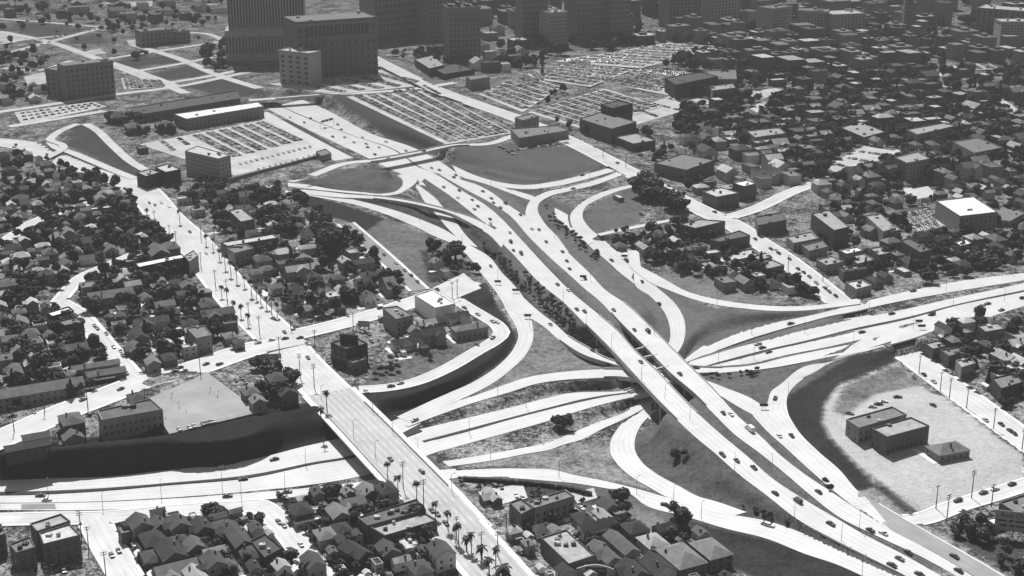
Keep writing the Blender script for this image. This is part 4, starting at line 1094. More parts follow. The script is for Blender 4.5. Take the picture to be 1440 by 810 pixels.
block('school_hall', [(1190,591),(1255,573),(1275,584),(1208,603)], 8.5, 'mid', 'mid', 'rear wing of the bare school inside the ramp, raised roof edge', units=2)
block('school_hall', [(1226,604),(1281,588),(1307,600),(1247,616)], 9.5, 'light', 'dark', 'front wing of the bare school inside the ramp, light flat roof', units=1, wpitch=3)
block('garage_block', [(352,762),(372,752),(398,772),(372,786)], 7, 'dark', 'black', 'dark flat garage beside the curved frontage road')
HS = [# px,py,wd,dp,h,kind,roof,wall,angle,(desc)
 (305,438,25,11,8,'gable','slate','mid',A_BLVD+1.57),(290,424,20,12,8,'hip','dark','mid',A_BLVD),(267,452,14,12,7,'hip','black','mid',A_BLVD),(212,450,26,10,6.5,'gable','dark','light',A_BLVD+1.57),
 (247,461,8,16,4,'flat','pale','mid',A_BLVD),(225,471,14,9,5,'flat','pale','light',A_BLVD),(195,470,18,12,6,'gable','black','mid',A_BLVD),(190,487,16,10,5,'gable','slate','dark',A_BLVD),(214,507,11,9,7,'gable','mid','mid',A_BLVD),
 (237,500,14,9,6,'hip','black','dark',A_BLVD),(155,413,34,13,8,'gable','mid','mid',A_BLVD+1.57),(123,399,14,11,8,'flat','mid','mid',A_BLVD),(153,386,14,11,7,'flat','slate','mid',A_BLVD),(222,352,26,16,8,'gable','slate','dark',A_BLVD),(240,344,20,12,9,'hip','slate','dark',A_BLVD),
 (205,417,13,9,6,'gable','slate','light',A_BLVD),(200,428,13,5,4,'flat','white','light',A_BLVD),(263,400,11,10,9,'gable','slate','mid',A_BLVD),(335,478,9,7,6,'hip','dark','mid',A_BLVD),(323,470,12,9,6,'hip','mid','mid',A_BLVD),
 (70,470,10,9,5,'gable','slate','mid',A_BLVD),(100,489,22,12,6,'gable','slate','mid',A_BLVD+1.57),(27,436,11,10,8,'hip','slate','dark',A_BLVD),(25,490,12,10,5,'gable','mid','mid',A_BLVD),(46,506,17,13,5,'gable','light','mid',A_BLVD),
 (134,512,32,7,5,'gable','mid','mid',A_BLVD+1.57),(142,523,32,8,5,'gable','mid','dark',A_BLVD+1.57),(97,523,9,9,7,'hip','mid','mid',A_BLVD),(55,545,56,13,8,'gable','mid','mid',A_BLVD+1.57),(20,520,16,10,5,'gable','slate','dark',A_BLVD),
 (35,383,14,11,6,'flat','mid','mid',A_BLVD),(53,377,9,8,6,'hip','light','mid',A_BLVD),(11,396,17,13,8,'hip','slate','dark',A_BLVD),(80,333,16,11,7,'gable','mid','mid',A_BLVD),(95,324,15,10,6,'gable','mid','mid',A_BLVD),(93,370,14,10,5,'gable','slate','mid',A_BLVD),
 (150,290,30,6,5,'flat','white','mid',A_BLVD+1.57),
 (369,362,15,13,9,'hip','dark','mid',A_BLVD),(397,352,20,14,6,'flat','light','mid',A_BLVD),(380,356,12,9,6,'flat','mid','mid',A_BLVD),(430,362,12,10,6,'gable','mid','mid',A_BLVD),(424,376,28,11,7.5,'gable','light','mid',A_BLVD+1.57),(443,388,13,10,8,'gable','black','pale',A_BLVD),
 (414,402,13,11,7,'hip','black','pale',A_BLVD),(404,424,10,7,6,'flat','mid','mid',A_BLVD),(386,396,11,8,5,'gable','light','mid',A_BLVD),(485,365,13,9,7,'gable','light','mid',A_BLVD),(495,352,12,9,8,'flat','light','mid',A_BLVD),(510,367,18,9,7,'gable','dark','mid',A_BLVD+1.57),
 (474,388,13,9,8,'hip','dark','mid',A_BLVD),(518,384,11,10,8,'hip','black','pale',A_BLVD),(480,406,13,8,6,'gable','light','mid',A_BLVD),(497,408,12,8,6,'gable','mid','light',A_BLVD),(518,414,10,10,7,'gable','dark','pale',A_BLVD),(546,399,9,22,7,'gable','mid','mid',A_BLVD+1.57),
 (478,430,8,7,5,'flat','dark','dark',A_BLVD),(430,432,12,10,5,'hip','mid','mid',A_BLVD),(452,395,13,8,6,'flat','mid','mid',A_BLVD),(440,416,12,8,5,'gable','slate','mid',A_BLVD),(375,376,12,10,6,'hip','slate','mid',A_BLVD),
 (644,442,16,9,7,'gable','black','pale',A_BLVD+1.57),(660,458,26,10,7.5,'hip','mid','mid',A_BLVD+1.57),(607,466,18,11,8,'gable','black','mid',A_BLVD+1.57),(580,461,12,9,6,'gable','mid','mid',A_BLVD),(568,479,18,8,5,'gable','black','pale',A_BLVD+1.57),(596,486,7,6,4.5,'flat','black','dark',A_BLVD),(600,452,14,8,4,'gable','light','mid',A_BLVD+1.57),
 (193,556,14,11,6,'hip','dark','mid',A_LOW),(100,587,18,13,7,'hip','slate','dark',A_LOW),(102,611,9,12,6,'gable','slate','mid',A_LOW),(38,625,26,8,5,'gable','dark','black',A_BLVD+1.57),(50,612,16,8,4,'gable','slate','mid',A_BLVD+1.57),
 (402,548,16,12,7,'gable','black','dark',A_BLVD),(352,548,13,10,6,'hip','slate','dark',A_BLVD),(362,561,10,9,6,'gable','mid','mid',A_BLVD),(388,528,16,12,7,'hip','dark','dark',A_BLVD),
 (196,733,14,11,9,'gable','dark','mid',A_LOW),(178,742,9,8,7,'flat','mid','dark',A_LOW),(222,735,13,9,7,'gable','dark','dark',A_LOW),(215,754,17,12,7,'hip','black','dark',A_LOW),(250,734,13,11,9,'gable','dark','mid',A_LOW),(262,744,10,8,6,'flat','mid','mid',A_LOW),
 (283,738,14,10,8,'gable','black','dark',A_LOW),(307,739,14,10,6,'hip','dark','mid',A_LOW),(240,773,19,13,8,'gable','black','dark',A_LOW),(247,798,22,13,5,'gable','mid','dark',A_LOW+1.57),(300,787,14,11,8,'gable','dark','mid',A_LOW),(320,790,10,8,6,'hip','slate','mid',A_LOW),
 (338,757,15,10,7,'gable','dark','dark',A_LOW),(273,764,12,10,6,'gable','slate','dark',A_LOW),(352,774,14,10,6,'hip','dark','mid',A_LOW),(213,780,14,9,6,'hip','dark','dark',A_LOW),(275,806,14,10,6,'gable','light','mid',A_LOW),(325,741,13,9,6,'gable','dark','mid',A_LOW),
 (428,721,15,4,4.5,'flat','white','mid',A_BLVD+1.57),(432,730,15,4,4,'flat','white','mid',A_BLVD+1.57),(475,718,14,10,7,'gable','mid','mid',A_BLVD),(495,704,14,9,6,'gable','mid','mid',A_BLVD+1.57),(423,713,14,11,8,'hip','black','dark',A_BLVD),(517,688,13,10,6,'gable','mid','mid',A_BLVD),
 (543,684,14,10,8,'hip','black','mid',A_BLVD),(457,748,13,10,7,'hip','mid','mid',A_BLVD),(500,772,18,10,7,'gable','black','dark',A_BLVD+.3),(620,771,14,11,9,'gable','dark','pale',A_BLVD),(480,740,12,9,6,'hip','black','dark',A_BLVD),(545,770,13,10,6,'gable','dark','dark',A_BLVD),(575,762,12,9,5,'flat','pale','mid',A_BLVD),(440,787,14,10,6,'gable','dark','mid',A_BLVD),(590,795,14,10,7,'hip','dark','mid',A_BLVD),
 (840,736,21,8,6.5,'gable','black','pale',A_BLVD+1.57),(850,775,22,9,5,'gable','slate','mid',A_BLVD),(874,762,24,9,5.5,'gable','slate','mid',A_BLVD),(893,739,12,12,7,'hip','black','dark',A_BLVD),(918,758,14,12,7,'hip','light','mid',A_BLVD),(958,779,24,17,8,'hip','mid','dark',A_BLVD),(1000,769,20,14,8,'hip','mid','dark',A_BLVD),
 (925,793,17,13,7,'gable','black','pale',A_BLVD),(890,800,16,12,7,'gable','black','dark',A_BLVD),(855,708,11,9,5,'gable','dark','mid',A_BLVD),(848,722,12,7,5,'gable','light','mid',A_BLVD),(820,726,14,9,5,'hip','black','mid',A_BLVD),(868,716,9,7,4,'flat','mid','mid',A_BLVD),
 (692,694,15,6,4,'gable','light','dark',A_BLVD),(1333,628,22,14,5,'hip','mid','mid',A_TEMP+1.57),(1405,722,10,6,4,'flat','dark','mid',A_TEMP),(1400,732,8,6,3.5,'flat','white','mid',A_TEMP),
 (1224,321,13,10,7,'gable','mid','mid',A_TEMP),(1257,298,12,12,8,'hip','mid','mid',A_TEMP),(1211,345,12,9,6,'hip','mid','mid',A_TEMP),(1369,332,13,13,8,'hip','light','mid',A_TEMP),(1400,333,18,14,9,'hip','slate','dark',A_TEMP),(1165,292,10,8,8,'flat','mid','mid',A_TEMP),(1262,355,10,8,6,'hip','mid','mid',A_TEMP),(1270,378,14,8,4,'flat','pale','mid',A_TEMP),
 (1413,499,20,12,5,'gable','light','mid',A_TEMP),(1430,468,18,12,6,'flat','light','mid',A_TEMP),(1356,463,12,8,6,'flat','mid','dark',A_TEMP),(1390,482,14,9,5,'hip','dark','mid',A_TEMP),(1435,505,14,10,6,'gable','pale','mid',A_TEMP),(1340,475,12,9,6,'hip','mid','dark',A_TEMP),
 (930,263,14,10,6,'gable','mid','dark',A_TEMP),(870,342,14,10,5,'hip','slate','mid',A_TEMP),(905,345,18,8,5,'gable','light','mid',A_TEMP),(905,338,13,9,5,'hip','dark','mid',A_TEMP),(940,352,12,9,5,'gable','mid','mid',A_TEMP),(1000,372,15,9,5,'hip','light','mid',A_TEMP),(1020,392,16,12,7,'flat','mid','mid',A_TEMP),(960,370,13,8,5,'gable','slate','mid',A_TEMP),(1047,393,16,10,6,'gable','mid','mid',A_TEMP),
 (870,275,14,6,4,'flat','pale','mid',A_TEMP)]
for a in HS:
    x, y = a[0], a[1]
    house(*a, win=(y > 330))
# ------------------------------------------------------------------ filled blocks
def free(x, y, r):
    return all((x-a)**2 + (y-b)**2 > (r+c)**2 for a, b, c in FOOT)
FARB = MB(); FARK = list(ROOF) + list(WALL)
def far_block(x, y, wd, dp, h, roof, wall, ang):
    FOOT.append((x, y, max(wd, dp)*.55)); z = tz(x, y); c, s = math.cos(ang), math.sin(ang)
    P = lambda k: [(x+c*a-s*b, y+s*a+c*b) for a, b in ((-wd/2*k,-dp/2*k),(wd/2*k,-dp/2*k),(wd/2*k,dp/2*k),(-wd/2*k,dp/2*k))]
    FARB.prism(P(1), z-2, z+h, len(ROOF) + list(WALL).index(wall)); FARB.prism(P(.96), z+h-.5, z+h+.3, list(ROOF).index(roof))
    if random.random() < .6: FARB.prism(P(random.uniform(.2,.45)), z+h, z+h+random.uniform(2,4), len(ROOF) + list(WALL).index(wall))
FARH = MB()
def far_house(x, y, wd, dp, h, roof, wall, ang):
    FOOT.append((x, y, max(wd, dp)*.55)); wd, dp, h = wd*.86, dp*.86, h*.84
    z = tz(x, y); c, s = math.cos(ang), math.sin(ang); X, Y, ri = wd/2, dp/2, dp*.28
    T_ = lambda a, b, q: (x+c*a-s*b, y+s*a+c*b, z+q)
    k = random.choice((1.0, .35)); o = .4; sl_ = ri/Y
    FARH.add([T_(*q) for q in ((-X,-Y,-2),(X,-Y,-2),(X,Y,-2),(-X,Y,-2),(-X,-Y,h),(X,-Y,h),(X,Y,h),(-X,Y,h),(-X*k,0,h+ri*.97),(X*k,0,h+ri*.97))],
             [(0,1,5,4),(2,3,7,6),(1,2,6,9,5),(3,0,4,8,7)], len(ROOF) + list(WALL).index(wall))
    R_ = [T_(*q) for q in ((-X-o,-Y-o,h-o*sl_),(X+o,-Y-o,h-o*sl_),(X+o,Y+o,h-o*sl_),(-X-o,Y+o,h-o*sl_),((-X-o)*k,0,h+ri+.05),((X+o)*k,0,h+ri+.05))]
    FARH.add(R_, [(0,1,5,4),(2,3,4,5)] + ([(1,2,5),(3,0,4)] if k < 1 else []), list(ROOF).index(roof))
    if random.random() < .5:
        q = T_(random.uniform(-X*.6, X*.6), Y*.3, 0); FARH.box(q[0]-.4, q[0]+.4, q[1]-.4, q[1]+.4, z+h, z+h+ri+1, len(ROOF)+1)
def fill(poly, n, ang, wmin=9, wmax=15, flat=.3, hts=(5,8), z=16, tries=14, near=False, roofs=('dark','slate','slate','mid','mid','light','black','pale'), walls=('dark','mid','light','light','pale','white'), wins=False, pad=1.5, jitter=.06, mass=False):
    xs, ys = [p[0] for p in poly], [p[1] for p in poly]
    made = 0
    for _ in range(n*tries):
        if made >= n: break
        px, py = random.uniform(min(xs), max(xs)), random.uniform(min(ys), max(ys))
        if not inside(px, py, poly): continue
        p = ground(px, py)
        wd = random.uniform(wmin, wmax); dp = wd*random.uniform(.55, .9); r = max(wd, dp)*.55
        if not free(p.x, p.y, r*.85): continue
        if not clear_of_roads(p.x, p.y, r + pad): continue
        if mass == 'houses':
            far_house(p.x, p.y, wd, dp, random.uniform(*hts), random.choice(roofs), random.choice(walls), ang + random.choice((0, math.pi/2)) + random.uniform(-jitter, jitter)); made += 1; continue
        if mass:
            far_block(p.x, p.y, wd, dp, random.uniform(*hts), random.choice(roofs), random.choice(walls), ang + random.choice((0, math.pi/2)) + random.uniform(-jitter, jitter)); made += 1; continue
        kind = 'flat' if random.random() < flat else random.choice(('gable','gable','hip'))
        house(0, 0, wd, dp, random.uniform(*hts), kind, random.choice(roofs), random.choice(walls), ang + random.choice((0, math.pi/2)) + random.uniform(-jitter, jitter), world=(p.x, p.y), win=wins, cat='house' if hts[1] < 10 else 'building', name='house' if hts[1] < 10 else 'city_building',
              desc=None if hts[1] < 10 else f"hazy flat-roofed block" if kind == 'flat' else "hazy pitched-roof building")
        made += 1
    return made
fill([(0,262),(120,258),(200,300),(222,345),(100,388),(0,425)], 80, A_BLVD, mass='houses')
fill([(0,425),(70,430),(75,470),(130,520),(0,575)], 30, A_BLVD)
fill([(100,440),(190,365),(300,425),(340,480),(200,525)], 26, A_BLVD, wins=True)
fill([(240,265),(400,270),(480,320),(590,405),(430,440),(380,420)], 40, A_BLVD, wins=True)
fill([(160,735),(370,720),(450,810),(200,830)], 40, A_LOW, 7, 12, .15, roofs=('black','dark','slate','slate','mid','light'), wins=True)
fill([(380,705),(520,680),(660,800),(460,830)], 26, A_BLVD, 6, 12, .25, roofs=('black','dark','slate','mid','light','pale'), wins=True)
fill([(700,725),(1000,760),(1040,830),(760,830)], 16, A_BLVD, 6, 11, .2, wins=True)
fill([(600,352),(655,355),(665,385),(620,392)], 5, A_BLVD, 8, 11)
fill([(850,340),(960,325),(1060,345),(1140,420),(1010,395),(900,365)], 20, A_TEMP, 9, 14, .3)
fill([(1140,350),(1160,270),(1440,255),(1440,375),(1230,405)], 50, A_TEMP, 9, 16, .5, (5,9), mass='houses', walls=('dark','mid','mid','light'))
fill([(1300,470),(1440,440),(1440,560),(1380,550)], 18, A_TEMP, 9, 15, .5, (5,8))
fill([(900,215),(1010,185),(1120,260),(1000,290)], 24, A_TEMP, 10, 18, .5, (6,10))
fill([(980,190),(1440,190),(1440,262),(1120,275)], 62, A_TEMP, 10, 19, .5, (6,11), walls=('dark','dark','mid','light'), roofs=('dark','slate','slate','mid','mid','light'))
fill([(1030,110),(1440,100),(1440,195),(960,190)], 105, A_TEMP, 11, 24, .75, (7,13), z=22, walls=('black','dark','dark','mid'), roofs=('dark','slate','slate','mid','mid','light','pale'))
fill([(1000,45),(1440,50),(1440,105),(1040,112),(900,60)], 95, A_TEMP, 14, 32, .9, (9,22), z=26, mass=True, walls=('dark','dark','mid','mid'), roofs=('dark','slate','mid','mid','light','pale'))
fill([(500,-15),(1460,-15),(1460,50),(900,55),(690,40)], 150, A_TEMP, 16, 38, .95, (12,34), z=28, mass=True, walls=('dark','mid','mid'), roofs=('slate','slate','mid','light'))
fill([(690,40),(740,60),(740,100),(690,110),(600,70)], 14, A_TEMP, 14, 24, .8, (8,14), z=26)
fill([(0,-10),(310,-10),(310,25),(200,50),(140,30),(0,22)], 34, A_CENT, 14, 34, .7, (6,12), z=24, roofs=('slate','mid','light','mid'))
fill([(0,85),(70,75),(70,140),(0,150)], 12, A_CENT, 10, 16, .4, (6,9), mass='houses')
fill([(0,205),(60,225),(170,262),(120,262),(0,258)], 10, A_BLVD, 9, 14, .3, mass='houses')

fill([(1445,90),(1640,90),(1640,350),(1445,380)], 70, A_TEMP, 10, 19, .5, (6,9), mass='houses', walls=('dark','mid','mid','light'))
fill([(1450,430),(1640,400),(1640,700),(1450,600)], 24, A_TEMP, 9, 15, .5, (5,9), mass='houses')
fill([(-140,260),(-8,260),(-8,560),(-140,600)], 40, A_BLVD, mass='houses')
for poly, n, an in (([(160,735),(370,720),(450,810),(200,830)],22,A_LOW),([(380,705),(520,680),(660,800),(460,830)],18,A_BLVD),([(700,725),(1000,760),(1040,830),(760,830)],12,A_BLVD),([(100,400),(225,370),(345,470),(200,530)],16,A_BLVD),([(240,265),(400,270),(480,320),(590,405),(430,440)],22,A_BLVD),([(520,440),(700,460),(560,520)],5,A_BLVD),([(1310,470),(1440,450),(1440,580),(1380,550)],8,A_TEMP)):
    xs, ys = [p[0] for p in poly], [p[1] for p in poly]; made = 0
    for _ in range(n*25):
        px, py = random.uniform(min(xs), max(xs)), random.uniform(min(ys), max(ys))
        if made >= n or not inside(px, py, poly): continue
        p = ground(px, py)
        if any((p.x-a)**2 + (p.y-b)**2 < (1.5 + c*.8)**2 for a, b, c in FOOT) or not clear_of_roads(p.x, p.y, 3): continue
        house(0, 0, random.uniform(2.6, 4.5), random.uniform(2.4, 3.4), 2.6, random.choice(('flat','flat','gable')), random.choice(('white','white','pale','light','mid')), random.choice(('light','pale','mid')), an, world=(p.x, p.y), win=False, chim=False, porch=False, cat='shed', name='shed'); made += 1
o = FARB.build('far_buildings', [ROOF[k] for k in ROOF] + [WALL[k] for k in WALL])
tag(o, 'mass of hazy flat-roofed city buildings along the top of the view', 'buildings', None, 'stuff')
o = FARH.build('far_houses', [ROOF[k] for k in ROOF] + [WALL[k] for k in WALL])
tag(o, 'small houses packed among the trees on the farther hillsides', 'houses', None, 'stuff')
# ------------------------------------------------------------------ trees
def leafmat(name, a, b):
    m = bpy.data.materials.new(name); m.use_nodes = True
    n, l = m.node_tree.nodes, m.node_tree.links
    p = n["Principled BSDF"]; p.inputs["Roughness"].default_value = .8; p.inputs["Specular IOR Level"].default_value = .15
    g = n.new("ShaderNodeNewGeometry"); oi = n.new("ShaderNodeObjectInfo")
    ad = n.new("ShaderNodeMath"); ad.operation = 'ADD'
    l.new(g.outputs["Random Per Island"], ad.inputs[0]); l.new(oi.outputs["Random"], ad.inputs[1])
    mr = n.new("ShaderNodeMapRange"); mr.inputs[1].default_value = 0; mr.inputs[2].default_value = 2
    mr.inputs[3].default_value = a; mr.inputs[4].default_value = b
    l.new(ad.outputs[0], mr.inputs[0]); l.new(mr.outputs[0], p.inputs["Base Color"])
    return m
M_LEAF = leafmat("tree_leaf", .008, .085); M_PALM = leafmat("palm_frond", .02, .07); M_FARLEAF = leafmat("far_leaf", .015, .06)
def crown_mesh(name, r, h, z0, n, leaf, seed, cluster=7):
    g = random.Random(seed)
    V, F = [], []
    cl = []
    for k in range(cluster):
        a, b = g.uniform(0, 6.28), g.uniform(.05, .62)
        cl.append((r*b*math.cos(a), r*b*math.sin(a), z0 + h*g.uniform(.3, .75), r*g.uniform(.38, .62)))
    for k in range(n):
        cx, cy, cz, cr = g.choice(cl)
        u, t = g.uniform(-1, 1), g.uniform(0, 6.28); s = math.sqrt(1-u*u); q = cr*g.uniform(.55, 1.05)
        c = Vector((cx + q*s*math.cos(t), cy + q*s*math.sin(t), cz + q*u*.85*h/(2*r)*1.2))
        nrm = Vector((s*math.cos(t)+g.uniform(-.7,.7), s*math.sin(t)+g.uniform(-.7,.7), u+g.uniform(-.4,.9))).normalized()
        e = nrm.orthogonal().normalized(); f = nrm.cross(e); w = leaf*g.uniform(.6, 1.3); i = len(V)
        a0 = g.uniform(0, 6.28)
        for j in range(4):
            aa = a0 + j*math.pi/2 + g.uniform(-.3, .3)
            V.append(c + (e*math.cos(aa) + f*math.sin(aa))*w + nrm*g.uniform(-.15, .15)*w)
        F.append((i, i+1, i+2, i+3))
    return new_mesh(name, V, F, M_LEAF)
def trunk_mesh(h, r, seed):
    g = random.Random(seed); mb = MB()
    top = Vector((g.uniform(-.3,.3), g.uniform(-.3,.3), h*.6)); mb.tube((0,0,-.5), top, r, r*.6, 7)
    for k in range(4):
        a = g.uniform(0, 6.28); mb.tube(top, top + Vector((math.cos(a)*h*.22, math.sin(a)*h*.22, h*.28)), r*.5, r*.2, 5)
    return mb.mesh("trunk", M_TRUNK)
TREES = []
for k, (r, h) in enumerate([(3.2,6),(4.2,7),(5.0,8.5),(3.6,9),(6.2,9),(2.6,4.5),(4.4,6)]):
    TREES.append((crown_mesh("crown", r, h, 1.2, int(150 + 45*r), r*.20, 50+k, 6+k), trunk_mesh(h*.8, .12+.035*r, k), r, h))
CONE = (None)
def conifer_mesh(seed):
    g = random.Random(seed); V, F = [], []
    for k in range(260):
        t = g.random()**.8; rr = 2.4*(1-t)+.15; a = g.uniform(0, 6.28); q = rr*g.uniform(.6, 1)
        c = Vector((q*math.cos(a), q*math.sin(a), 1+10*t)); n_ = Vector((math.cos(a), math.sin(a), .5+g.uniform(-.4,.4))).normalized()
        e = n_.orthogonal().normalized(); f = n_.cross(e); i = len(V); w = .75*g.uniform(.6,1.2)
        for j in range(4): V.append(c + (e*math.cos(j*1.57+a)+f*math.sin(j*1.57+a))*w)
        F.append((i,i+1,i+2,i+3))
    return new_mesh("crown", V, F, M_LEAF)
TREES.append((conifer_mesh(3), trunk_mesh(9, .25, 33), 2.4, 11))
KINDS_T = ["round bushy tree","spreading dark tree","wide leafy tree","tall leafy tree","broad old tree","low bushy shrub tree","mounded dark tree","narrow pointed conifer"]
SPOTS_T = []          # (x, y, variant, scale)
def add_tree(x, y, v=None, s=None):
    SPOTS_T.append((x, y, v if v is not None else random.choices(range(8), (4,4,3,2,1.5,4,3,.7))[0], s or random.uniform(.75, 1.2)))
def grove(poly, n, vs=None, smin=.75, smax=1.2, pad=1.8, avoid=.4, tries=9):
    xs, ys = [p[0] for p in poly], [p[1] for p in poly]; made = 0
    for _ in range(n*tries):
        if made >= n: return
        px, py = random.uniform(min(xs), max(xs)), random.uniform(min(ys), max(ys))
        if not inside(px, py, poly): continue
        p = ground(px, py)
        if on_road(p.x, p.y) or not clear_of_roads(p.x, p.y, pad): continue
        if any((p.x-a)**2 + (p.y-b)**2 < (c*avoid*1.35)**2 for a, b, c in FOOT): continue
        add_tree(p.x, p.y, random.choice(vs) if vs else None, random.uniform(smin, smax)); made += 1
for px, py, v, s in [(468,357,4,1.9),(462,352,4,1.6),(474,360,2,1.7),(500,340,3,1.2),(506,346,3,1.1),(485,335,3,1.2),(233,425,4,1.2),(228,418,2,1.3),(236,500,4,1.0),(205,478,7,1.2),(240,395,7,1.3),(250,385,3,1.3),
                     (905,275,4,1.9),(913,272,4,1.8),(899,270,2,1.9),(918,282,4,1.5),(909,282,4,1.5),(890,265,2,1.1),(930,284,2,1.3),(945,292,4,1.7),(953,296,4,1.4),(938,296,2,1.4),(961,299,2,1.2),
                     (950,645,1,.8),(962,640,5,.9),(786,600,6,1.1),(797,602,1,1),(948,727,3,1.1),(955,738,2,1.2),(958,748,2,1.1),(1160,682,5,.8),(1168,690,5,.7),
                     (378,535,4,1.1),(392,530,2,1.3),(410,540,4,1.0),(384,560,2,1.1),(400,562,1,1.2),(1358,748,1,.9),(1370,757,2,.9),(1380,762,1,1.),(1345,754,6,.8),(1390,758,6,.9)]:
    p = ground(px, py); add_tree(p.x, p.y, v, s)
grove([(0,262),(190,262),(235,330),(190,420),(100,400),(0,440)], 300)
grove([(150,300),(215,300),(235,345),(190,360),(140,330)], 34, smin=1.0, smax=1.5)
grove([(0,425),(80,430),(180,525),(100,560),(0,590)], 120)
grove([(100,400),(225,370),(345,470),(200,530)], 150)
grove([(240,265),(405,272),(470,310),(600,408),(430,455),(370,400)], 210)
grove([(330,285),(420,275),(480,320),(470,345),(380,330)], 26, smin=1.0, smax=1.4)
grove([(600,352),(655,350),(672,388),(625,395)], 18)
grove([(160,730),(370,715),(480,830),(180,830)], 80, avoid=.38, smin=.5, smax=.9)
grove([(380,705),(520,680),(660,790),(460,830)], 80, avoid=.38, smin=.5, smax=.9)
grove([(700,715),(870,700),(1040,800),(830,830),(740,790)], 36, avoid=.45, smin=.5, smax=.9)
grove([(345,505),(430,515),(445,560),(370,575)], 14)
grove([(520,440),(700,460),(700,490),(560,520),(520,520)], 10, vs=[5], smin=.5, smax=.8)
grove([(840,340),(960,310),(1150,420),(1010,398),(900,368)], 150)
grove([(1310,460),(1440,440),(1440,600),(1370,540)], 45)
grove([(1300,750),(1360,735),(1440,760),(1440,810),(1390,800)], 14, smin=.5, smax=.9)
# shrubs on the ivy banks along the freeway
grove([(680,345),(745,390),(800,440),(860,500),(855,520),(800,470),(745,420),(690,370)], 120, vs=[5], smin=.45, smax=.75, pad=1.0)
grove([(765,290),(800,310),(850,365),(840,372),(790,330),(765,305)], 26, vs=[5], smin=.5, smax=.9, pad=.8)
grove([(990,525),(1080,519),(1050,535),(1010,538)], 12, vs=[5], smin=.4, smax=.7, pad=.6)
grove([(640,668),(760,690),(860,705),(760,700),(650,688)], 14, vs=[5], smin=.35, smax=.55, pad=.6)
grove([(1060,700),(1180,770),(1150,770),(1040,715)], 12, vs=[5], smin=.4, smax=.7, pad=.6)
grove([(690,145),(760,100),(860,160),(930,200),(1000,185),(1000,290),(900,230),(870,205)], 60, avoid=.4)
grove([(0,20),(300,20),(280,60),(160,100),(70,140),(0,140)], 60, smin=.8, smax=1.3)
grove([(240,240),(330,262),(400,262),(390,285),(300,285)], 30)
grove([(1445,90),(1640,90),(1640,350),(1445,380)], 160, avoid=.4)
grove([(1450,430),(1640,400),(1640,700),(1450,600)], 90, avoid=.4)
grove([(-140,260),(-8,260),(-8,560),(-140,600)], 120, avoid=.4)
grove([(505,515),(560,500),(560,522),(520,535)], 8, vs=[5], smin=.6, smax=1)
grove([(1140,340),(1180,260),(1440,260),(1440,380),(1230,410)], 230)
grove([(880,200),(1010,180),(1130,260),(1440,250),(1440,190),(1000,180)], 460, smin=.9, smax=1.4)
grove([(960,110),(1440,100),(1440,200),(950,190)], 600, smin=1, smax=1.6)
grove([(690,50),(1440,20),(1440,110),(960,110),(900,75)], 330, smin=1.1, smax=1.9)
grove([(0,80),(70,75),(70,140),(0,150)], 28, smin=1, smax=1.6)
grove([(0,0),(320,0),(320,30),(200,55),(0,25)], 60, smin=1, smax=1.7)
grove([(0,210),(80,225),(180,265),(0,262)], 40, smin=.9, smax=1.4)
grove([(145,165),(240,160),(250,190),(185,195)], 18, smin=.8, smax=1.2)
grove([(280,80),(320,60),(320,100),(290,105)], 22, smin=1.2, smax=1.8)
grove([(540,70),(640,75),(640,95),(560,85)], 22, smin=1, smax=1.6)
grove([(700,70),(790,50),(800,80),(740,100),(700,100)], 30, smin=1.2, smax=1.9)
grove([(820,58),(1010,62),(1010,95),(970,100),(930,85),(830,75)], 50, smin=1.0, smax=1.6)
grove([(520,-20),(1440,-20),(1440,25),(520,25)], 60, smin=1.2, smax=2)
SPOTS_T.sort(key=lambda t: -scale_at((t[0], t[1], 15)) * (1 + .15*TREES[t[2]][2]*t[3]))
far_v, far_f = [], []; n_in = 0
for i, (x, y, v, s) in enumerate(SPOTS_T):
    cm, tm, r, h = TREES[v]; z = tz(x, y)
    inview = -15 < proj((x, y, z))[0] < 1455
    n_in += inview
    if inview and n_in <= 340:
        a = random.uniform(0, 6.28); sc = (s*random.uniform(.9,1.1), s*random.uniform(.9,1.1), s*random.uniform(.85,1.1))
        if scale_at((x, y, z)) > 1.55:
            nm_ = "shrub" if v == 5 and s < 1.01 else "tree"; e = empty(nm_, (x, y, z), a); e.scale = sc
            link("crown", cm, e); link("trunk", tm, e)
        else:
            nm_ = "shrub" if v == 5 and s < 1.01 else "tree"; e = link(nm_, cm, None, (x, y, z)); e.rotation_euler = (0, 0, a); e.scale = sc
        later(e, nm_, "low dark shrub" if nm_ == "shrub" else KINDS_T[v])
    else:
        c = np.array([q.co for q in cm.vertices]); a = random.uniform(0, 6.28)
        q = np.c_[c[:,0]*math.cos(a)-c[:,1]*math.sin(a), c[:,0]*math.sin(a)+c[:,1]*math.cos(a), c[:,2]] * s + [x, y, z]
        k = len(far_v)*0 + sum(len(t) for t in far_v)
        far_v.append(q); far_f.append(np.array([p.vertices[:] for p in cm.polygons]) + k)
if far_v:
    o = link("far_trees", new_mesh("far_trees", np.concatenate(far_v).tolist(), [tuple(f) for f in np.concatenate(far_f).tolist()], M_FARLEAF))
    tag(o, "smaller dark trees massed among the houses and through the hazy city", "trees", None, "stuff")
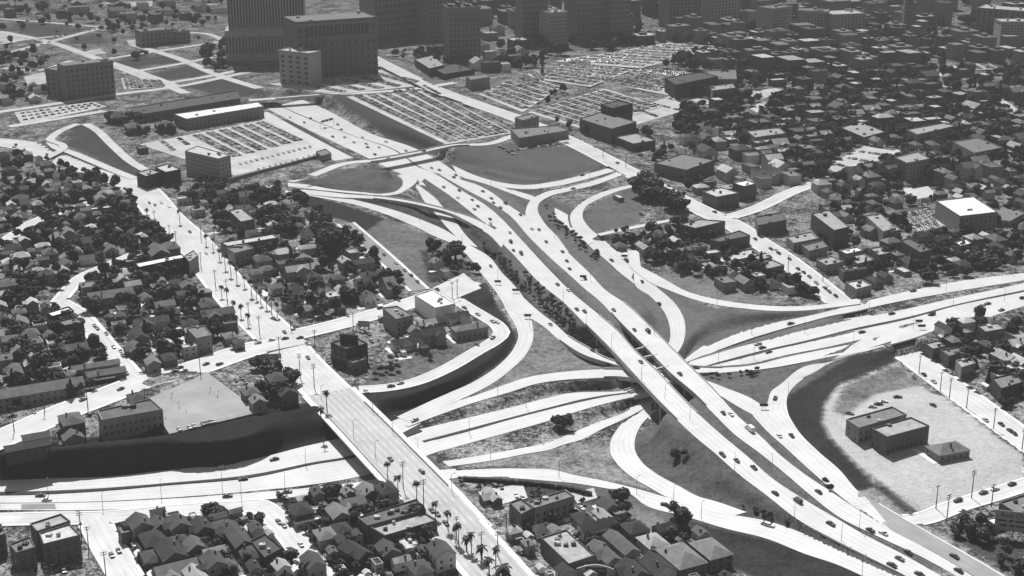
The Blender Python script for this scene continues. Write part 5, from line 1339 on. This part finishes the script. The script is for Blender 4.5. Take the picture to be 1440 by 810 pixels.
# palms
def palm_parts(h, seed, big=1.0):
    g = random.Random(seed); mb = MB()
    mb.tube((0,0,-.5), (.15,.1,h*.5), .3*big, .22*big, 7); mb.tube((.15,.1,h*.5), (.2,0,h), .22*big, .2*big, 7)
    V, F = [], []
    for k in range(34):
        a = g.uniform(0, 6.28); L = g.uniform(1.6, 2.6)*big; up = g.uniform(-.9, 1.0); pts = []
        for t in (0, .35, .7, 1): pts.append(Vector((.2 + math.cos(a)*L*t, math.sin(a)*L*t, h + up*L*t*.8 - L*t*t*.7)))
        sd = Vector((-math.sin(a), math.cos(a), 0)); W = (.12, .42*big, .36*big, .03); i = len(V)
        for p, w_ in zip(pts, W): V += [p + sd*w_, p - sd*w_]
        F += [(i+2*q, i+2*q+1, i+2*q+3, i+2*q+2) for q in range(3)]
    return mb.mesh("trunk", M_TRUNK), new_mesh("crown", V, F, M_PALM)
PAL = [palm_parts(9, 1), palm_parts(11, 2), palm_parts(7, 3, 1.3), palm_parts(6, 4, 2.0)]
for px, py, k in [(325,388,1),(333,397,1),(344,404,0),(354,416,1),(367,428,1),(382,442,1),(329,440,0),(339,446,0),(253,314,1),(207,312,1),(560,697,1),(586,702,0),(640,762,0),(656,775,2),(663,778,1),(677,788,2),(688,806,2),(430,806,3),(317,378,1),(309,366,0),(300,352,1),(290,345,0),(361,421,1),(375,434,0),(390,446,1),(349,458,0),(320,428,1),(312,418,0),(697,800,1),(630,745,0),(645,765,1),(612,728,0),(545,672,0),(411,792,2),
                  (590,787,3),(707,815,3),(460,578,1),(24,216,1),(67,230,1),(125,255,0),(147,258,0),(160,266,0),(176,276,0),(1355,738,3),(928,271,1),(954,287,1),(452,596,0),(30,235,1),(45,232,1),(8,236,1)]:
    p, hd, nm = pick(px, py)
    e = empty("palm_tree", p, random.uniform(0, 6.28)); s = random.uniform(.85, 1.1); e.scale = (s, s, s)
    link("trunk", PAL[k][0], e); link("crown", PAL[k][1], e)
    later(e, "palm", ["slim fan palm","tall fan palm","bushy palm","stocky date palm"][k])

# ------------------------------------------------------------------ cars
CP_ = {}
CARMAT = {k: grey("car_" + k, v, rough=.35, amt=.05, spec=.5) for k, v in dict(black=.015, dark=.04, grey=.13, pale=.38, white=.62).items()}
def car_mesh(kind, parts=True):
    """profile-built saloon, wagon, van or lorry: body, glass, wheel meshes"""
    L, Wd = dict(sedan=(5.0,1.85), coupe=(4.7,1.8), wagon=(5.0,1.85), van=(5.6,2.1), truck=(8.0,2.4))[kind]
    X, Y = L/2, Wd/2
    prof = dict(sedan=[(-X,.35),(X,.35),(X,.75),(X*.93,.95),(X*.35,1.03),(-X*.55,1.03),(-X*.97,.9),(-X,.7)],
                coupe=[(-X,.35),(X,.35),(X,.75),(X*.9,.95),(X*.3,1.0),(-X*.6,1.0),(-X*.98,.8),(-X,.6)],
                wagon=[(-X,.35),(X,.35),(X,.75),(X*.93,.97),(X*.4,1.03),(-X*.97,1.03),(-X,.9)],
                van=[(-X,.4),(X,.4),(X,1.1),(X*.8,1.25),(X*.5,1.3),(-X,1.3)],
                truck=[(-X,.6),(X,.5),(X,1.3),(X*.62,1.45),(X*.5,1.3),(X*.45,1.0),(-X,1.0)])[kind]
    cab = dict(sedan=[(X*.38,1.0),(X*.12,1.5),(-X*.36,1.5),(-X*.66,1.0)], coupe=[(X*.32,.98),(X*.08,1.42),(-X*.25,1.42),(-X*.72,.98)], wagon=[(X*.4,1.0),(X*.16,1.5),(-X*.86,1.5),(-X*.95,1.0)],
               van=[(X*.6,1.25),(X*.45,2.2),(-X*.98,2.2),(-X*.98,1.25)], truck=[(X*.62,1.35),(X*.5,2.1),(X*.22,2.1),(X*.2,.95)])[kind]
    def ext(mb, pr, y0, y1, inset_top=0, mi=0):
        n = len(pr); zt = max(z for _, z in pr)
        f = lambda z: 1 - (inset_top if z > zt - .05 else 0)
        mb.add([(x, y0*f(z), z) for x, z in pr] + [(x, y1*f(z), z) for x, z in pr], [(k, (k+1)%n, n+(k+1)%n, n+k)[::-1] for k in range(n)] + [tuple(range(n)), tuple(range(2*n-1, n-1, -1))], mi)
    body = MB(); ext(body, prof, -Y, Y, .07)
    tops = [p for p in cab if p[1] > 1.3]; x1, x0 = max(p[0] for p in tops), min(p[0] for p in tops); zt = tops[0][1]
    body.box(x0-.06, x1+.06, -Y*.80, Y*.80, zt-.02, zt+.07)          # roof panel
    if kind == 'truck': body.box(-X, X*.16, -Y, Y, 1.05, 3.1)
    body.box(X-.02, X+.09, -Y*.92, Y*.92, .42, .58); body.box(-X-.09, -X+.02, -Y*.92, Y*.92, .42, .58)   # bumpers
    glass = MB(); ext(glass, cab, -Y*.9, Y*.9, .12)
    if kind == 'van':
        body.box(-X*.98, X*.28, -Y*.93, Y*.93, 1.3, 2.24)
    wh = MB(); wh.tube((0,-.13,0), (0,.13,0), .34, .34, 10)
    lamp = MB(); lamp.tube((0,0,0), (.08,0,0), .12, .1, 8)
    return body, glass, wh, lamp, X, Y
def fixed(me):
    bm = bmesh.new(); bm.from_mesh(me); bmesh.ops.recalc_face_normals(bm, faces=bm.faces); bm.to_mesh(me); bm.free(); return me
for k in ('sedan','coupe','wagon','van','truck'):
    b, g, wh, lamp, X, Y = car_mesh(k)
    for t in CARMAT:
        one = MB(); one.v, one.f, one.mi = list(b.v), list(b.f), [0]*len(b.f)
        one.add(g.v, g.f, 1)
        for x in (-X*.62, X*.62):
            for y in (-Y*.88, Y*.88): one.tube((x, y-.12, .34), (x, y+.12, .34), .34, .34, 8, 2)
        CP_[k, t] = (fixed(b.mesh('body', CARMAT[t])), fixed(g.mesh('windows', M_GLASS)), fixed(wh.mesh('wheel', M_TIRE)), fixed(one.mesh('parked_car', [CARMAT[t], M_GLASS, M_TIRE])), fixed(lamp.mesh('headlight', M_BRIDGE)), X, Y)
CARS = []
def put_car(p, ang, kind=None, tone=None, where=None, name='car'):
    kind = kind or random.choices(('sedan','coupe','wagon'), (6,3,1))[0]
    tone = tone or random.choices(('black','dark','grey','pale','white'), (4,4,2,1.5,1.2))[0]
    CARS.append((Vector(p), ang, kind, tone, where, name))
def drive(px, py, tone=None, kind=None, ang=None, name='car'):
    p, hd, nm = pick(px, py + .8)
    a = ang if ang is not None else (hd if hd is not None else A_BLVD)
    if random.random() < .5 and ang is None: a += math.pi
    put_car(p + Vector((0, 0, .02)), a, kind, tone, nm, name)
T = 'truck'
FWC = [(607,236),(618,239),(624,263),(646,268),(644,278),(638,249),(641,246),(664,281),(672,290),(667,294),(679,269),(691,279),(694,285),(704,292),(732,302),(689,308),(690,314),(717,327),(722,352),(748,322),(758,323),(768,340),(791,354),(797,367),(801,378),(690,374),(819,246),(806,265),(779,300),
 (823,392),(784,400),(799,408),(811,435),(822,438),(863,436),(892,464),(901,509),(956,526),(774,456),(834,493),(903,396),(927,427),(860,366),(911,316),(902,301),(1066,484),(1072,489),(1081,495),(1112,455),(978,517),(1284,409),(1254,441),(1212,467),(1389,427),(1408,436),(1438,419),
 (1299,527),(1313,537),(1017,581),(1028,583),(1096,613),(1113,613),(1016,640),(1036,648),(1060,658),(1090,694),(1151,692),(1168,737),(1224,746),(1242,750),(1277,777),(1265,786),(1254,795),(1293,808),(1348,803),(1342,783),(1082,739),(1347,704),(1383,693),(1399,688),(1423,681),(1386,591),
 (935,710),(1077,737),(583,591),(549,646),(57,697),(66,703),(249,658),(313,657),(342,674),(320,698),(386,646),(404,692),(157,781),(167,775),(170,547),(117,562),(48,580),(593,663),
 (385,448),(400,467),(382,478),(401,476),(422,475),(432,484),(433,503),(462,510),(363,482),(488,444),(535,433),(560,423),(672,442),(693,475),(671,485),(290,356),(267,326),(238,290),(218,288),(210,285),(183,280),(227,285),(338,492),(290,512),(309,512),(246,522),(253,517),(259,521),(213,518),
 (408,165),(428,172),(437,166),(468,192),(485,193),(498,200),(510,193),(515,202),(517,207),(527,217),(533,207),(543,199),(525,187),(480,182),(475,175),(457,180),(571,212),(546,223),(596,212),(837,207),(912,240),(906,244),(793,177),(803,183),(610,118),(648,130),(682,138),(1110,364),(1122,378),(1092,352),(1062,336),(1148,398),(20,207),(95,230),(140,243)]
TRK = [(711,286),(718,340),(733,357),(911,466),(881,367),(1310,442),(1122,705)]
for x, y in FWC: drive(x, y)
for x, y in TRK: drive(x, y, random.choice(('black','dark')), 'van')
drive(1054, 604, 'white', 'truck', name='truck'); drive(1090, 560, 'dark', 'sedan')
PARK = [(492,319),(512,337),(527,347),(540,358),(557,370),(569,380),(578,387),(587,396),(568,400),(513,357),(615,407),(620,396),(630,393),(653,433),(693,452),(699,453),(550,543),(563,539),(515,551),(160,488),(137,462),(173,500),(178,525),(150,470),(126,583),(133,458),(170,494),(1299,499),(1306,503),(1314,509),(1330,522),(1339,527),(1351,536),(1364,546),(1375,553),
        (607,718),(615,723),(627,736),(392,734),(399,739),(423,766),(447,788),(454,797),(440,781),(1084,350),(1095,356),(1130,383),(1138,389),(1160,405),(1166,410),(1175,416),(868,229),(940,262),(947,267),(1005,298),(1408,597),(1420,606),(1426,610)]
for x, y in PARK: drive(x, y)
def rowcars(p, q, n, ang, jit=.25, tones=None, skip=.08):
    """n cars side by side from pixel p to pixel q"""
    for i in range(n):
        if random.random() < skip: continue
        t = (i + .5 + random.uniform(-jit, jit)*.2)/n
        px, py = p[0] + (q[0]-p[0])*t, p[1] + (q[1]-p[1])*t
        a, hd, nm = pick(px, py)
        put_car(a, ang + random.uniform(-.06, .06), None, random.choice(tones) if tones else random.choices(('black','dark','grey','pale','white'), (3,3,3,5,5))[0], 'lot')
for p, q, n in [((249,606),(255,603),1),((264,603),(276,599),2),((283,598),(303,593),4)]: rowcars(p, q, n, A_BLVD, skip=0)
rowcars((1223,575),(1247,564),3,A_TEMP+1.2,skip=0); rowcars((1258,561),(1266,558),1,A_TEMP+1.2,skip=0); rowcars((1190,585),(1199,580),1,A_TEMP+.6,skip=0)
for x, y, t_ in [(507,461,'white'),(513,466,'pale'),(519,470,'dark'),(504,457,'grey'),(522,480,'black'),(696,683,'dark'),(705,685,'dark'),(726,697,'white'),(735,700,'pale'),(824,694,'black'),(818,715,'white'),(808,718,'pale'),(1312,570,'dark'),(902,302,'dark'),(340,532,'dark'),(332,535,'black'),(345,538,'dark'),(38,480,'white'),(46,476,'pale'),(32,478,'white'),(52,471,'pale'),(90,803,'dark'),(64,795,'pale'),(72,792,'white')]:
    drive(x, y, t_)
def lotcars(q, z, rows, per, across, double=True, skip=.1):
    """rows of parked cars over a lot: corners left, back, right, front; rows run left->front"""
    a, b, c, d = [at(x, y, z) for x, y in q]
    for r in range(rows):
        s = (r + .5)/rows
        p0, p1 = a.lerp(b, s), d.lerp(c, s)
        u = (p1-p0); L = u.length; u.normalize(); nrm = Vector((-u.y, u.x, 0)); ang = math.atan2(nrm.y, nrm.x)
        n = per or int(L/3.0)
        for off in ((-2.7, 2.7) if double else (0,)):
            for i in range(n):
                if random.random() < skip: continue
                p = p0 + u*(L*(i+.5)/n) + nrm*off + u*random.uniform(-.2,.2)
                if any((p.x-x)**2 + (p.y-y)**2 < (c_*.8)**2 for x, y, c_ in FOOT[:80]): continue
                h = RBVH.ray_cast(Vector((p.x, p.y, 60)), Vector((0,0,-1)))
                p.z = h[0].z if h[0] else tz(p.x, p.y)
                put_car(p, ang + random.choice((0, math.pi)) + random.uniform(-.05, .05), None, random.choices(('black','dark','grey','pale','white'), (3,3,3,5,5))[0], 'lot')
lotcars([(494,136),(602,124),(716,186),(630,200)], 22.6, 6, None, 0)
lotcars([(400,118),(540,101),(600,118),(470,131)], 23.1, 5, None, 0, True, .15)
lotcars([(268,192),(374,171),(428,196),(325,222)], 21.6, 6, None, 0, True, .05)
lotcars([(215,200),(262,192),(280,204),(232,214)], 21.6, 2, None, 0, False, .3)
lotcars([(676,132),(736,108),(786,122),(735,155)], 24.6, 7, None, 0)
lotcars([(746,157),(850,127),(925,149),(822,180)], 24.1, 9, None, 0, True, .06)
lotcars([(785,86),(940,62),(1012,66),(900,94)], 26.1, 9, None, 0, True, .12)
lotcars([(764,111),(802,86),(885,98),(828,121)], 25.1, 7, None, 0, True, .1)
lotcars([(838,113),(930,98),(1008,108),(940,132)], 24.6, 8, None, 0, True, .1)
lotcars([(706,118),(757,100),(763,111),(738,121)], 25.1, 4, None, 0, True, .1)
lotcars([(884,100),(900,98),(995,104),(925,111)], 25.3, 3, None, 0, True, .1)
lotcars([(74,125),(130,119),(138,127),(82,131)], 22.4, 4, None, 0, True, .2)
lotcars([(1338,92),(1390,89),(1402,96),(1352,98)], 25.1, 3, None, 0, True, .2)
lotcars([(862,167),(950,135),(1000,142),(874,179)], 23.6, 4, None, 0, False, .25)
lotcars([(1168,236),(1215,209),(1262,215),(1195,246)], 21.6, 3, None, 0, False, .25)
lotcars([(26,158),(130,145),(146,150),(32,172)], 22.1, 12, 3, 0, False, .1)
lotcars([(174,111),(225,114),(232,122),(178,125)], 22.6, 5, None, 0, True, .15)
lotcars([(1266,301),(1306,294),(1330,324),(1290,328)], 15.6, 5, None, 0, True, .1)
for p, q, n in [((718,213),(800,201),20),((700,205),(722,218),7),((40,60),(150,38),16),((0,80),(75,58),7),((660,150),(735,186),14),((890,96),(1010,100),20),((360,240),(455,216),12),((335,232),(440,206),14)]:
    rowcars(p, q, n, A_CENT + (0 if n not in (16, 7) else 1.2), tones=('white','pale','pale') if n in (12, 14) and p[0] < 400 else None, skip=.12)
CARS.sort(key=lambda c: (c[4] == 'lot', -scale_at(c[0])))
cv, cf, cm_ = [], [], []
TONEW = dict(black='black', dark='dark', grey='grey', pale='pale', white='white')
order = list(CARMAT)
kk = 0
for i, (p, a, kind, tone, where, nm) in enumerate(CARS):
    bd, gl, wh, one, lp, X, Y = CP_[kind, tone]
    if i < 300:
        if scale_at(p) > 1.9:
            e = empty(nm, p, a); link('body', bd, e); link('windows', gl, e)
            for x in (-X*.62, X*.62):
                for y in (-Y*.88, Y*.88): link('wheel', wh, e, (x, y, .34))
            for y in (-Y*.7, Y*.7): link('headlight', lp, e, (X+.01, y, .72))
        else:
            e = link(nm, one, None, p); e.rotation_euler = (0, 0, a)
        w_ = {'lot': 'parked in a lot', None: 'parked off the road'}.get(where, f"on the {str(where).replace('_', ' ')}")
        later(e, 'truck' if kind == 'truck' else 'car', f"{TONEW[tone]} {dict(sedan='saloon', coupe='coupe', wagon='wagon', van='van', truck='box lorry')[kind]}")
    else:
        c = np.array([q.co for q in one.vertices]); q = np.c_[c[:,0]*math.cos(a)-c[:,1]*math.sin(a), c[:,0]*math.sin(a)+c[:,1]*math.cos(a), c[:,2]] + np.array(p)
        cv.append(q); cf += [tuple(v + kk for v in f.vertices) for f in one.polygons]; kk += len(q)
        cm_ += [{0: order.index(tone), 1: 5, 2: 6}[f.material_index] for f in one.polygons]
if cv:
    me = new_mesh("parked_cars", np.concatenate(cv).tolist(), cf, [CARMAT[t] for t in order] + [M_GLASS, M_TIRE])
    me.polygons.foreach_set("material_index", np.array(cm_, np.int32))
    tag(link("parked_cars", me), "crowded rows of parked cars filling the car parks below downtown", "cars", None, "stuff")

# ------------------------------------------------------------------ poles and lamps
def pole_parts(h, arms):
    mb = MB(); mb.tube((0,0,-.5), (0,0,h), .27, .19, 8)
    ab = MB()
    for k in range(arms): ab.box(-1.5, 1.5, -.1, .1, h-.6-1.1*k, h-.4-1.1*k)
    for k in range(arms):
        for x in (-1.3, -.7, .7, 1.3): ab.tube((x,0,h-.4-1.1*k), (x,0,h-.15-1.1*k), .08, .06, 5)
    return mb.mesh('pole', M_POLE), ab.mesh('crossarm', M_POLE)
PP = [pole_parts(12.5, 1), pole_parts(12.5, 2), pole_parts(15, 3)]
for px, py, k in [(239,338,1),(248,347,1),(218,317,1),(283,378,0),(302,342,0),(283,337,0),(303,403,1),(319,417,1),(328,483,1),(282,527,0),(393,500,1),(422,530,2),(442,545,2),(409,463,0),(443,490,1),(497,467,0),(636,420,1),(643,417,1),(365,470,1),(350,450,1),(567,687,2),(596,713,2),(642,760,1),(677,782,1),
                  (115,757,2),(125,774,1),(149,810,1),(1331,735,2),(1316,715,0),(1366,700,2),(1394,713,1),(1397,603,1),(1437,633,1),(1359,575,0),(1292,527,0),(1322,551,0),(1335,560,1),(712,755,1),(452,600,1),(1157,396,1),(1108,382,0),(205,575,0),(124,578,0),(63,580,0),(20,607,0),(187,600,0),(945,296,0),(880,235,0),(848,222,0),(700,782,1)]:
    p, hd, nm = pick(px, py)
    e = empty('utility_pole', p, A_BLVD + math.pi/2 + random.uniform(-.1,.1)); link('pole', PP[k][0], e); link('crossarm', PP[k][1], e)
    later(e, 'utility pole', ['wooden utility pole, one crossarm','wooden utility pole, two crossarms','tall wooden pole, three crossarms'][k])
mb = MB(); mb.tube((0,0,-.5),(0,0,9),.13,.09,6); LPM = mb.mesh('post', M_LAMP)
mb = MB(); mb.tube((0,0,8.9),(1.6,0,9.3),.07,.06,6); LAM = mb.mesh('bracket', M_LAMP)
mb = MB(); mb.box(1.4,2.2,-.18,.18,9.22,9.4); LHM = mb.mesh('lamp_head', M_LAMP)
for px, py in [(452,563),(497,613),(528,643),(552,607),(588,640),(635,690),(683,730),(524,578),(1208,747),(1183,760),(1212,808),(1117,727),(1033,662),(947,707),(986,730),(786,670),(895,693),(1008,429),(1057,470),(1131,468),(1200,485),(1284,462),(1340,430),(1412,424),(1222,440),(1330,408),(1420,385),(700,395),(745,460),(792,425),(825,462),(902,535),(860,488),(780,335),(830,395),(920,470),(884,372),(1060,505),(1010,511),(740,573),(700,560),(660,610),(690,648),(760,620),
               (0,712),(68,697),(145,718),(227,700),(313,690),(340,706),(401,690),(430,655),(507,271),(553,278),(640,300),(690,262),(760,262),(830,252),(1160,520),(1108,560),(1085,664),(970,590),(935,560),(650,345),(590,312)]:
    p, hd, nm = pick(px, py)
    e = empty('street_lamp', p, (hd or 0) + math.pi/2); link('post', LPM, e); link('bracket', LAM, e); link('lamp_head', LHM, e)
    later(e, 'street lamp', 'thin steel lamp post')

# ------------------------------------------------------------------ boards, sign, school-yard posts, people, fence
def text_mesh(body, size, name, mat, parent, loc, rot):
    c = bpy.data.curves.new(name, 'FONT'); c.body = body; c.size = size; c.extrude = .06; c.align_x = 'CENTER'; c.align_y = 'CENTER'
    t0 = bpy.data.objects.new(name, c); COL.objects.link(t0)
    dg = bpy.context.evaluated_depsgraph_get()
    me = bpy.data.meshes.new_from_object(t0.evaluated_get(dg))
    COL.objects.unlink(t0); bpy.data.objects.remove(t0); bpy.data.curves.remove(c)
    me.materials.clear(); me.materials.append(mat)
    t = bpy.data.objects.new(name, me); COL.objects.link(t)
    t.parent = parent; t.location = loc; t.rotation_euler = rot
    return t
def board(px, py, w, h, up, ang, face, frame, label, legs=3, zadd=0):
    p, hd, nm = pick(px, py)
    e = empty('billboard', p + Vector((0,0,zadd)), ang)
    mb = MB(); mb.box(-w/2, w/2, -.15, .15, up, up+h); mb.build('panel', face, e)
    fb = MB(); fb.box(-w/2-.2, w/2+.2, -.25, .25, up-.3, up); fb.box(-w/2-.2, w/2+.2, -.25, .25, up+h, up+h+.3); fb.box(-w/2-.25, -w/2, -.25, .25, up, up+h); fb.box(w/2, w/2+.25, -.25, .25, up, up+h); fb.build('frame', frame, e)
    for k in range(legs):
        x = -w*.4 + w*.8*k/(legs-1); lb = MB(); lb.tube((x,.3,-1),(x,.3,up+h*.9),.18,.15,6); lb.tube((x,2.5,-1),(x,.4,up+h*.7),.12,.1,6); lb.build('leg', M_POLE, e)
    tag(e, label, 'billboard')
    return e
M_SIGN = grey('sign_face', .30, amt=.08); M_SIGND = grey('sign_dark', .035, amt=.2); M_LETT = grey('sign_letter_dark', .03, amt=.05); M_LETL = grey('sign_letter_pale', .32, amt=.05)
e = board(1424, 757, 17, 9.5, 4, R(-14), M_SIGN, ROOF['mid'], 'large grey signboard with dark lettering at the corner of the school street')
for ch, x_ in zip("RealOld", (-5.6,-3.7,-2.1,-.9,1.6,3.7,5.0)): text_mesh(ch, 3.3, 'letter', M_LETT, e, (x_, -.2, 11.6), (R(90),0,0))
for zz, segs in ((8.8, ((-7.5,-3.5),(-2.6,-.6),(.4,6.5))), (6.4, ((-6.5,-3.2),(-2.2,0),(.8,5)))):       # lines too faint to read
    for a_, b2 in segs:
        mb = MB(); mb.box(a_, b2, -.22, -.14, zz-.45, zz+.45); mb.build('lettering', M_LETT, e)
zt_ = 12
e = board(488, 484, 11, 6.0, 0, A_BLVD + .9, M_SIGND, M_POLE, 'black-backed billboard tilted on the dark corner building roof', 3, 0)
p_ = ground(491, 484, 12.2); e.location = (p_.x, p_.y, p_.z)
board(512, 466, 7, 3.2, 3.6, R(-8), M_SIGN, M_SIGND, 'small billboard with a black top beside the tavern car row')
board(378, 512, 15, 2.6, 3.5, R(12), M_SIGN, M_SIGND, 'open-framed billboard on the vacant corner by the wide intersection', 4)
board(1283, 287, 6, 3, 4, R(-6), M_SIGN, ROOF['mid'], 'pale roadside board, the taller one above the paved yard', 2); board(1300, 290, 6, 3, 3.4, R(-10), M_SIGN, ROOF['mid'], 'pale roadside board beside the taller board, above the paved yard', 2)
# arched sign front of the flat hall
p = ground(838, 800, 6); z0 = tz(p.x, p.y)
e = empty('arched_sign', (p.x, p.y - 1, z0), R(-4))
mb = MB(); n = 16
arc = [(-9,0)] + [(-9 + 18*k/n, 6.3 + 2.4*math.sin(math.pi*k/n)) for k in range(n+1)] + [(9,0)]
m_ = len(arc); mb.add([(x,-.2,z) for x, z in arc] + [(x,.4,z) for x, z in arc], [tuple(range(m_)), tuple(range(2*m_-1, m_-1, -1))] + [(k,(k+1)%m_,m_+(k+1)%m_,m_+k)[::-1] for k in range(m_)]); mb.build('front_wall', WALL['light'], e)
mb = MB(); mb.box(-4.6, 4.6, -.5, -.22, 3.4, 7.4); mb.build('panel', M_SIGND, e)
for ch, x_ in zip("MATMA", (-3.2,-1.6,-.3,1.7,3.3)): text_mesh(ch, 2.0, 'letter', M_LETL, e, (x_, -.56, 6.1), (R(90),0,0))
tag(e, 'arched sign front with pale capitals on a black panel, before the flat hall', 'sign')
# freeway sign gantry and hanging sign panels
def gantry(px, py, ang, w, label):
    p, hd, nm = pick(px, py); e = empty('sign_gantry', p, ang)
    for s in (-1, 1):
        mb = MB(); mb.tube((s*w/2,0,-.3),(s*w/2,0,7),.2,.16,8); mb.build('post', M_LAMP, e)
    mb = MB(); mb.box(-w/2, w/2, -.2, .2, 6.6, 7.1); mb.build('beam', M_LAMP, e)
    for x in (-w*.28, 0, w*.28):
        mb = MB(); mb.box(x-w*.12, x+w*.12, -.35, -.2, 5.6, 8); mb.build('sign_panel', M_SIGND, e)
    tag(e, label, 'sign gantry')
gantry(460, 178, vec_dir((445,180),(475,172)), 22, 'overhead sign gantry across the sunken freeway beyond the street bridge')
for px, py, lb in [(1074,575,'flat white-backed sign at the gore of two joining ramps'),(742,448,'low sign post at the fork of the loop ramp'),(878,364,'direction sign beside the divided ramp, next to a dark van'),(820,393,'direction sign on the edge of the far freeway lanes'),(700,400,'direction sign on the loop ramp by the ivy wedge'),(725,412,'direction sign on the loop ramp opposite the ivy wedge'),(1292,456,'wide direction sign between the elevated lanes'),(1296,463,'dark sign panel standing on the elevated lanes')]:
    p, hd, nm = pick(px, py); e = empty('direction_sign', p, 0)
    mb = MB(); mb.tube((-1,0,-.3),(-1,0,3.2),.08,.08,5); mb.build('post', M_LAMP, e); mb = MB(); mb.tube((1,0,-.3),(1,0,3.2),.08,.08,5); mb.build('post', M_LAMP, e)
    mb = MB(); mb.box(-2.4,2.4,-.12,-.02,1.6,3.3); mb.build('panel', M_SIGND, e); tag(e, lb, 'road sign')
# people on the school yard
def person(px, py, k):
    p, hd, nm = pick(px, py)
    sk = bpy.data.meshes.new('person')
    J = [(0,0,.95),(0,0,1.2),(0,0,1.42),(0,0,1.52),(0,0,1.68),(-.1,0,.9),(-.11,.04*k,.5),(-.11,-.05*k,.06),(.1,0,.9),(.11,-.05*k,.5),(.11,.05*k,.06),(-.2,0,1.38),(-.26,.03,1.1),(-.25,-.08,.85),(.2,0,1.38),(.26,.03,1.1),(.25,-.1,.85)]
    E = [(0,1),(1,2),(2,3),(3,4),(0,5),(5,6),(6,7),(0,8),(8,9),(9,10),(2,11),(11,12),(12,13),(2,14),(14,15),(15,16)]
    r_ = [.15,.16,.15,.06,.1,.11,.075,.05,.11,.075,.05,.07,.05,.04,.07,.05,.04]
    sk.from_pydata(J, E, [])
    bm = bmesh.new(); bm.from_mesh(sk); ly = bm.verts.layers.skin.verify()
    for v, q in zip(bm.verts, r_):
        v[ly].radius = (q, q); v[ly].use_root = v.index == 0
    bm.to_mesh(sk); bm.free()
    o = link('person', sk, None, p); o.rotation_euler = (0, 0, k*1.3)
    o.modifiers.new('skin', 'SKIN'); sm = o.modifiers.new('sub', 'SUBSURF'); sm.levels = sm.render_levels = 1
    sk.materials.append(grey('dark_clothes', .05, amt=.2))
    later(o, 'person', 'standing person in dark clothes')
for k, (x, y) in enumerate([(241,562),(242,556),(252,575),(251,568),(296,548),(295,554),(307,552),(306,560),(233,590),(262,580)]): person(x, y, k % 3 - 1)
# kerb wall and fence along the yards
def fence(pts, z, h, label, mat=None):
    P = [at(x, y, z) for x, y in pts]; e = empty('fence', P[0])
    for a, b in zip(P, P[1:]):
        n = max(2, int((b-a).length/6))
        for k in range(n):
            p = a.lerp(b, k/n); mb = MB(); q = p - P[0]; mb.tube((q.x,q.y,-.6),(q.x,q.y,h),.06,.06,5); mb.build('post', M_LAMP, e)
        mb = MB(); q0, q1 = a-P[0], b-P[0]
        for zz in (.3, h*.6, h-.05): mb.tube((q0.x,q0.y,q0.z+zz),(q1.x,q1.y,q1.z+zz),.04,.04,4)
        mb.build('rail', M_LAMP, e)
    tag(e, label, 'fence')
fence([(240,611),(367,580)], 17, 1.8, 'wire fence along the bluff edge of the school yard')
fence([(294,523),(366,578)], 17, 1.6, 'wire fence between the school yard and the corner lot')
fence([(1292,715),(1232,681),(1172,622),(1158,596)], 15, 1.5, 'wire fence along the top of the dark ramp bank')
# clipped hedge beside the low ramp
p0_, p1_ = [], []
hp = resample([(652,676),(700,679),(760,684),(800,690),(830,697)], 26)
mb = MB()
P = [ground(x, y) for x, y in hp]
for a, b in zip(P, P[1:]):
    for k in range(9):
        q = a.lerp(b, random.random()); s = random.uniform(.6, 1.3); zz = tz(q.x, q.y)
        mb.box(q.x-s+random.uniform(-.8,.8), q.x+s, q.y-s*.8, q.y+s*.8+random.uniform(-.6,.6), zz-.3, zz+random.uniform(1.2, 2.4))
o = mb.build('hedge', M_HEDGE); tag(o, 'long dark hedge along the near side of the low ramp', 'hedge')
# cross beams between the two upper decks
for (a, b) in [((895,492),(911,487)),((906,503),(924,499)),((922,520),(940,515))]:
    A, B = at(*a, 14.6), at(*b, 14.6); e = empty('cross_beam', A)
    mb = MB(); q = B - A; u = q.normalized(); mb.tube((0,0,0), q, 1.0, 1.0, 4); o = mb.build('beam', M_BRIDGE, e)
    tag(e, {895:'upper cross beam', 906:'middle cross beam', 922:'lowest cross beam'}[a[0]] + ' bridging the gap between the two upper freeway decks', 'beam')
for o in COL.objects:
    if o.get('kind') == 'structure' and not o.get('label'): pass
finish_labels()
# ------------------------------------------------------------------ haze: one box of even, greyish air round everything
mb = MB(); mb.box(-6900, 6900, -1800, 9800, float(TZ.min())-1.5, 420)
hz = bpy.data.materials.new("haze_air"); hz.use_nodes = True
hn, hl = hz.node_tree.nodes, hz.node_tree.links
hn.clear()
ho = hn.new("ShaderNodeOutputMaterial"); hv = hn.new("ShaderNodeVolumePrincipled")
hv.inputs["Color"].default_value = (.125, .125, .125, 1)
hv.inputs["Density"].default_value = 0.00036
hv.inputs["Anisotropy"].default_value = 0.0
hl.new(hv.outputs[0], ho.inputs["Volume"])
tag(mb.build('haze', hz), kind='stuff')
